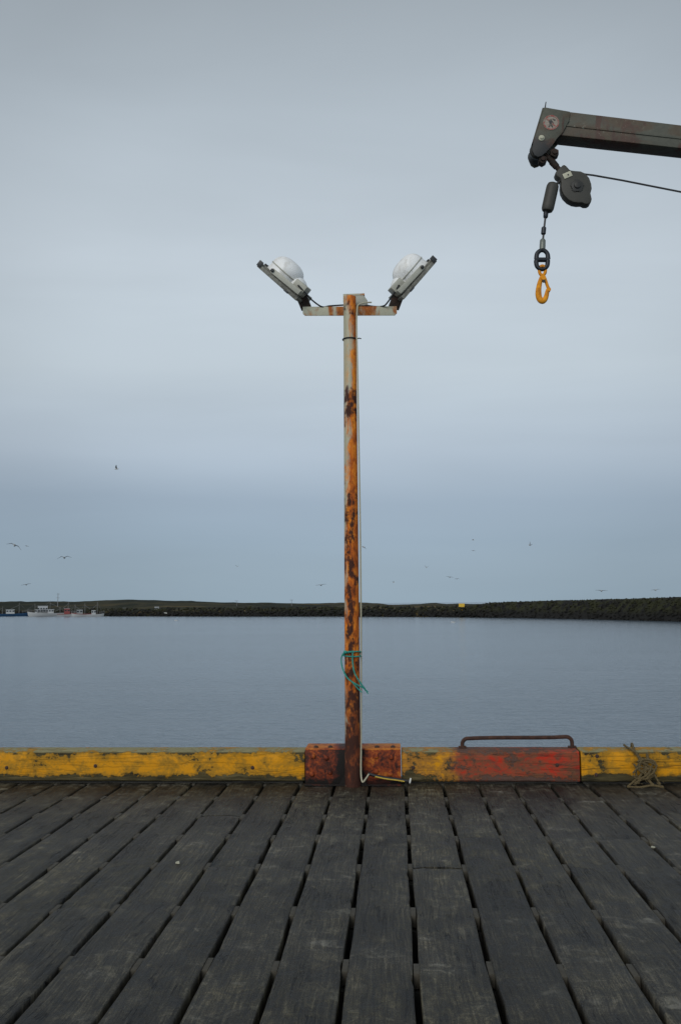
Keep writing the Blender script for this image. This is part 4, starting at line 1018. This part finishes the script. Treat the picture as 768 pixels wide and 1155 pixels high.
# ------------------------------------------------------------------ world and light
SUN_EL, SUN_AZ = 27, 205        # azimuth clockwise from +Y: behind the camera, a little left
wd = bpy.data.worlds.new('World'); sc.world = wd; wd.use_nodes = True; nt = wd.node_tree; nt.nodes.clear()
class WT(NT):
    def __init__(s): s.t = nt; s.out = nt.nodes.new('ShaderNodeOutputWorld')
w = WT()
skyt = w.n('TexSky'); skyt.sky_type = 'NISHITA'; skyt.sun_disc = False; skyt.sun_elevation = R(SUN_EL); skyt.sun_rotation = R(SUN_AZ); skyt.dust_density = 2.0
g_ = w.n('TexCoord').outputs['Generated']; X, Y, Z = w.sep(g_)
def lin(c): return tuple(((k / 255 + .055) / 1.055) ** 2.4 if k > 10 else k / 3294 for k in c)
cn = w.noise(w.map(g_, (1.6, 1.6, 9)), 1.0, 5, .5, .4)
cn2 = w.noise(w.map(g_, (.9, .9, 3.2), (3, 1, 0)), 1.0, 3, .45, .3)
zz = w.math('ADD', Z, w.math('MULTIPLY', w.math('SUBTRACT', cn2, .5), .10))
cloud = w.ramp(zz, [(0.0, lin((152, 172, 187))), (.055, lin((150, 169, 186))), (.10, lin((155, 172, 189))), (.15, lin((177, 191, 205))), (.24, lin((194, 206, 215))), (.36, lin((193, 204, 213))), (.48, lin((179, 190, 199))), (.60, lin((161, 171, 179))), (1.0, lin((150, 157, 164)))])
# brighter round patch put into the sky colour ahead, broken by noise
gd = ray(400, 360); dt_ = w.n('VectorMath'); dt_.operation = 'DOT_PRODUCT'; w.put(dt_.inputs[0], g_); w.put(dt_.inputs[1], tuple(gd))
glow_dot = w.math('ADD', dt_.outputs['Value'], w.math('MULTIPLY', w.math('SUBTRACT', cn2, .5), .06))
glow = w.ramp(glow_dot, [(.80, .80), (.90, .90), (.965, 1.03), (1.0, 1.07)], 'EASE')
cloud = w.mix(1.0, cloud, glow, 'MULTIPLY')
back = w.ramp(w.math('MULTIPLY_ADD', Y, -.5, .5), [(.30, 1.0), (.85, 1.9)])
cloud = w.mix(1.0, cloud, back, 'MULTIPLY')
var = w.math('ADD', w.math('MULTIPLY', w.math('SUBTRACT', cn, .5), .26), 1.0)
cloud = w.mix(1.0, cloud, w.comb(var, var, var), 'MULTIPLY')
b1 = w.n('Background'); w.put(b1.inputs[0], skyt.outputs[0]); b1.inputs[1].default_value = .06
b2 = w.n('Background'); w.put(b2.inputs[0], cloud); b2.inputs[1].default_value = 1.0
mx = w.n('MixShader'); mx.inputs[0].default_value = .92; nt.links.new(b1.outputs[0], mx.inputs[1]); nt.links.new(b2.outputs[0], mx.inputs[2]); nt.links.new(mx.outputs[0], w.out.inputs[0])
ld = bpy.data.lights.new('sun', 'SUN'); ld.energy = 1.25; ld.angle = R(35); ld.color = (1, .96, .9)
lo_ = bpy.data.objects.new('sun', ld); COL.objects.link(lo_)
sd_ = Vector((math.sin(R(SUN_AZ)) * math.cos(R(SUN_EL)), math.cos(R(SUN_AZ)) * math.cos(R(SUN_EL)), math.sin(R(SUN_EL))))
lo_.rotation_euler = sd_.to_track_quat('Z', 'Y').to_euler(); lo_.location = (0, 0, 30)

sc.render.engine = 'CYCLES'
vs_ = sc.view_settings; vs_.view_transform = 'Standard'; vs_.look = 'None'; vs_.exposure = 0; vs_.gamma = 1; vs_.use_curve_mapping = False
sc.render.resolution_x, sc.render.resolution_y = 680, 1024
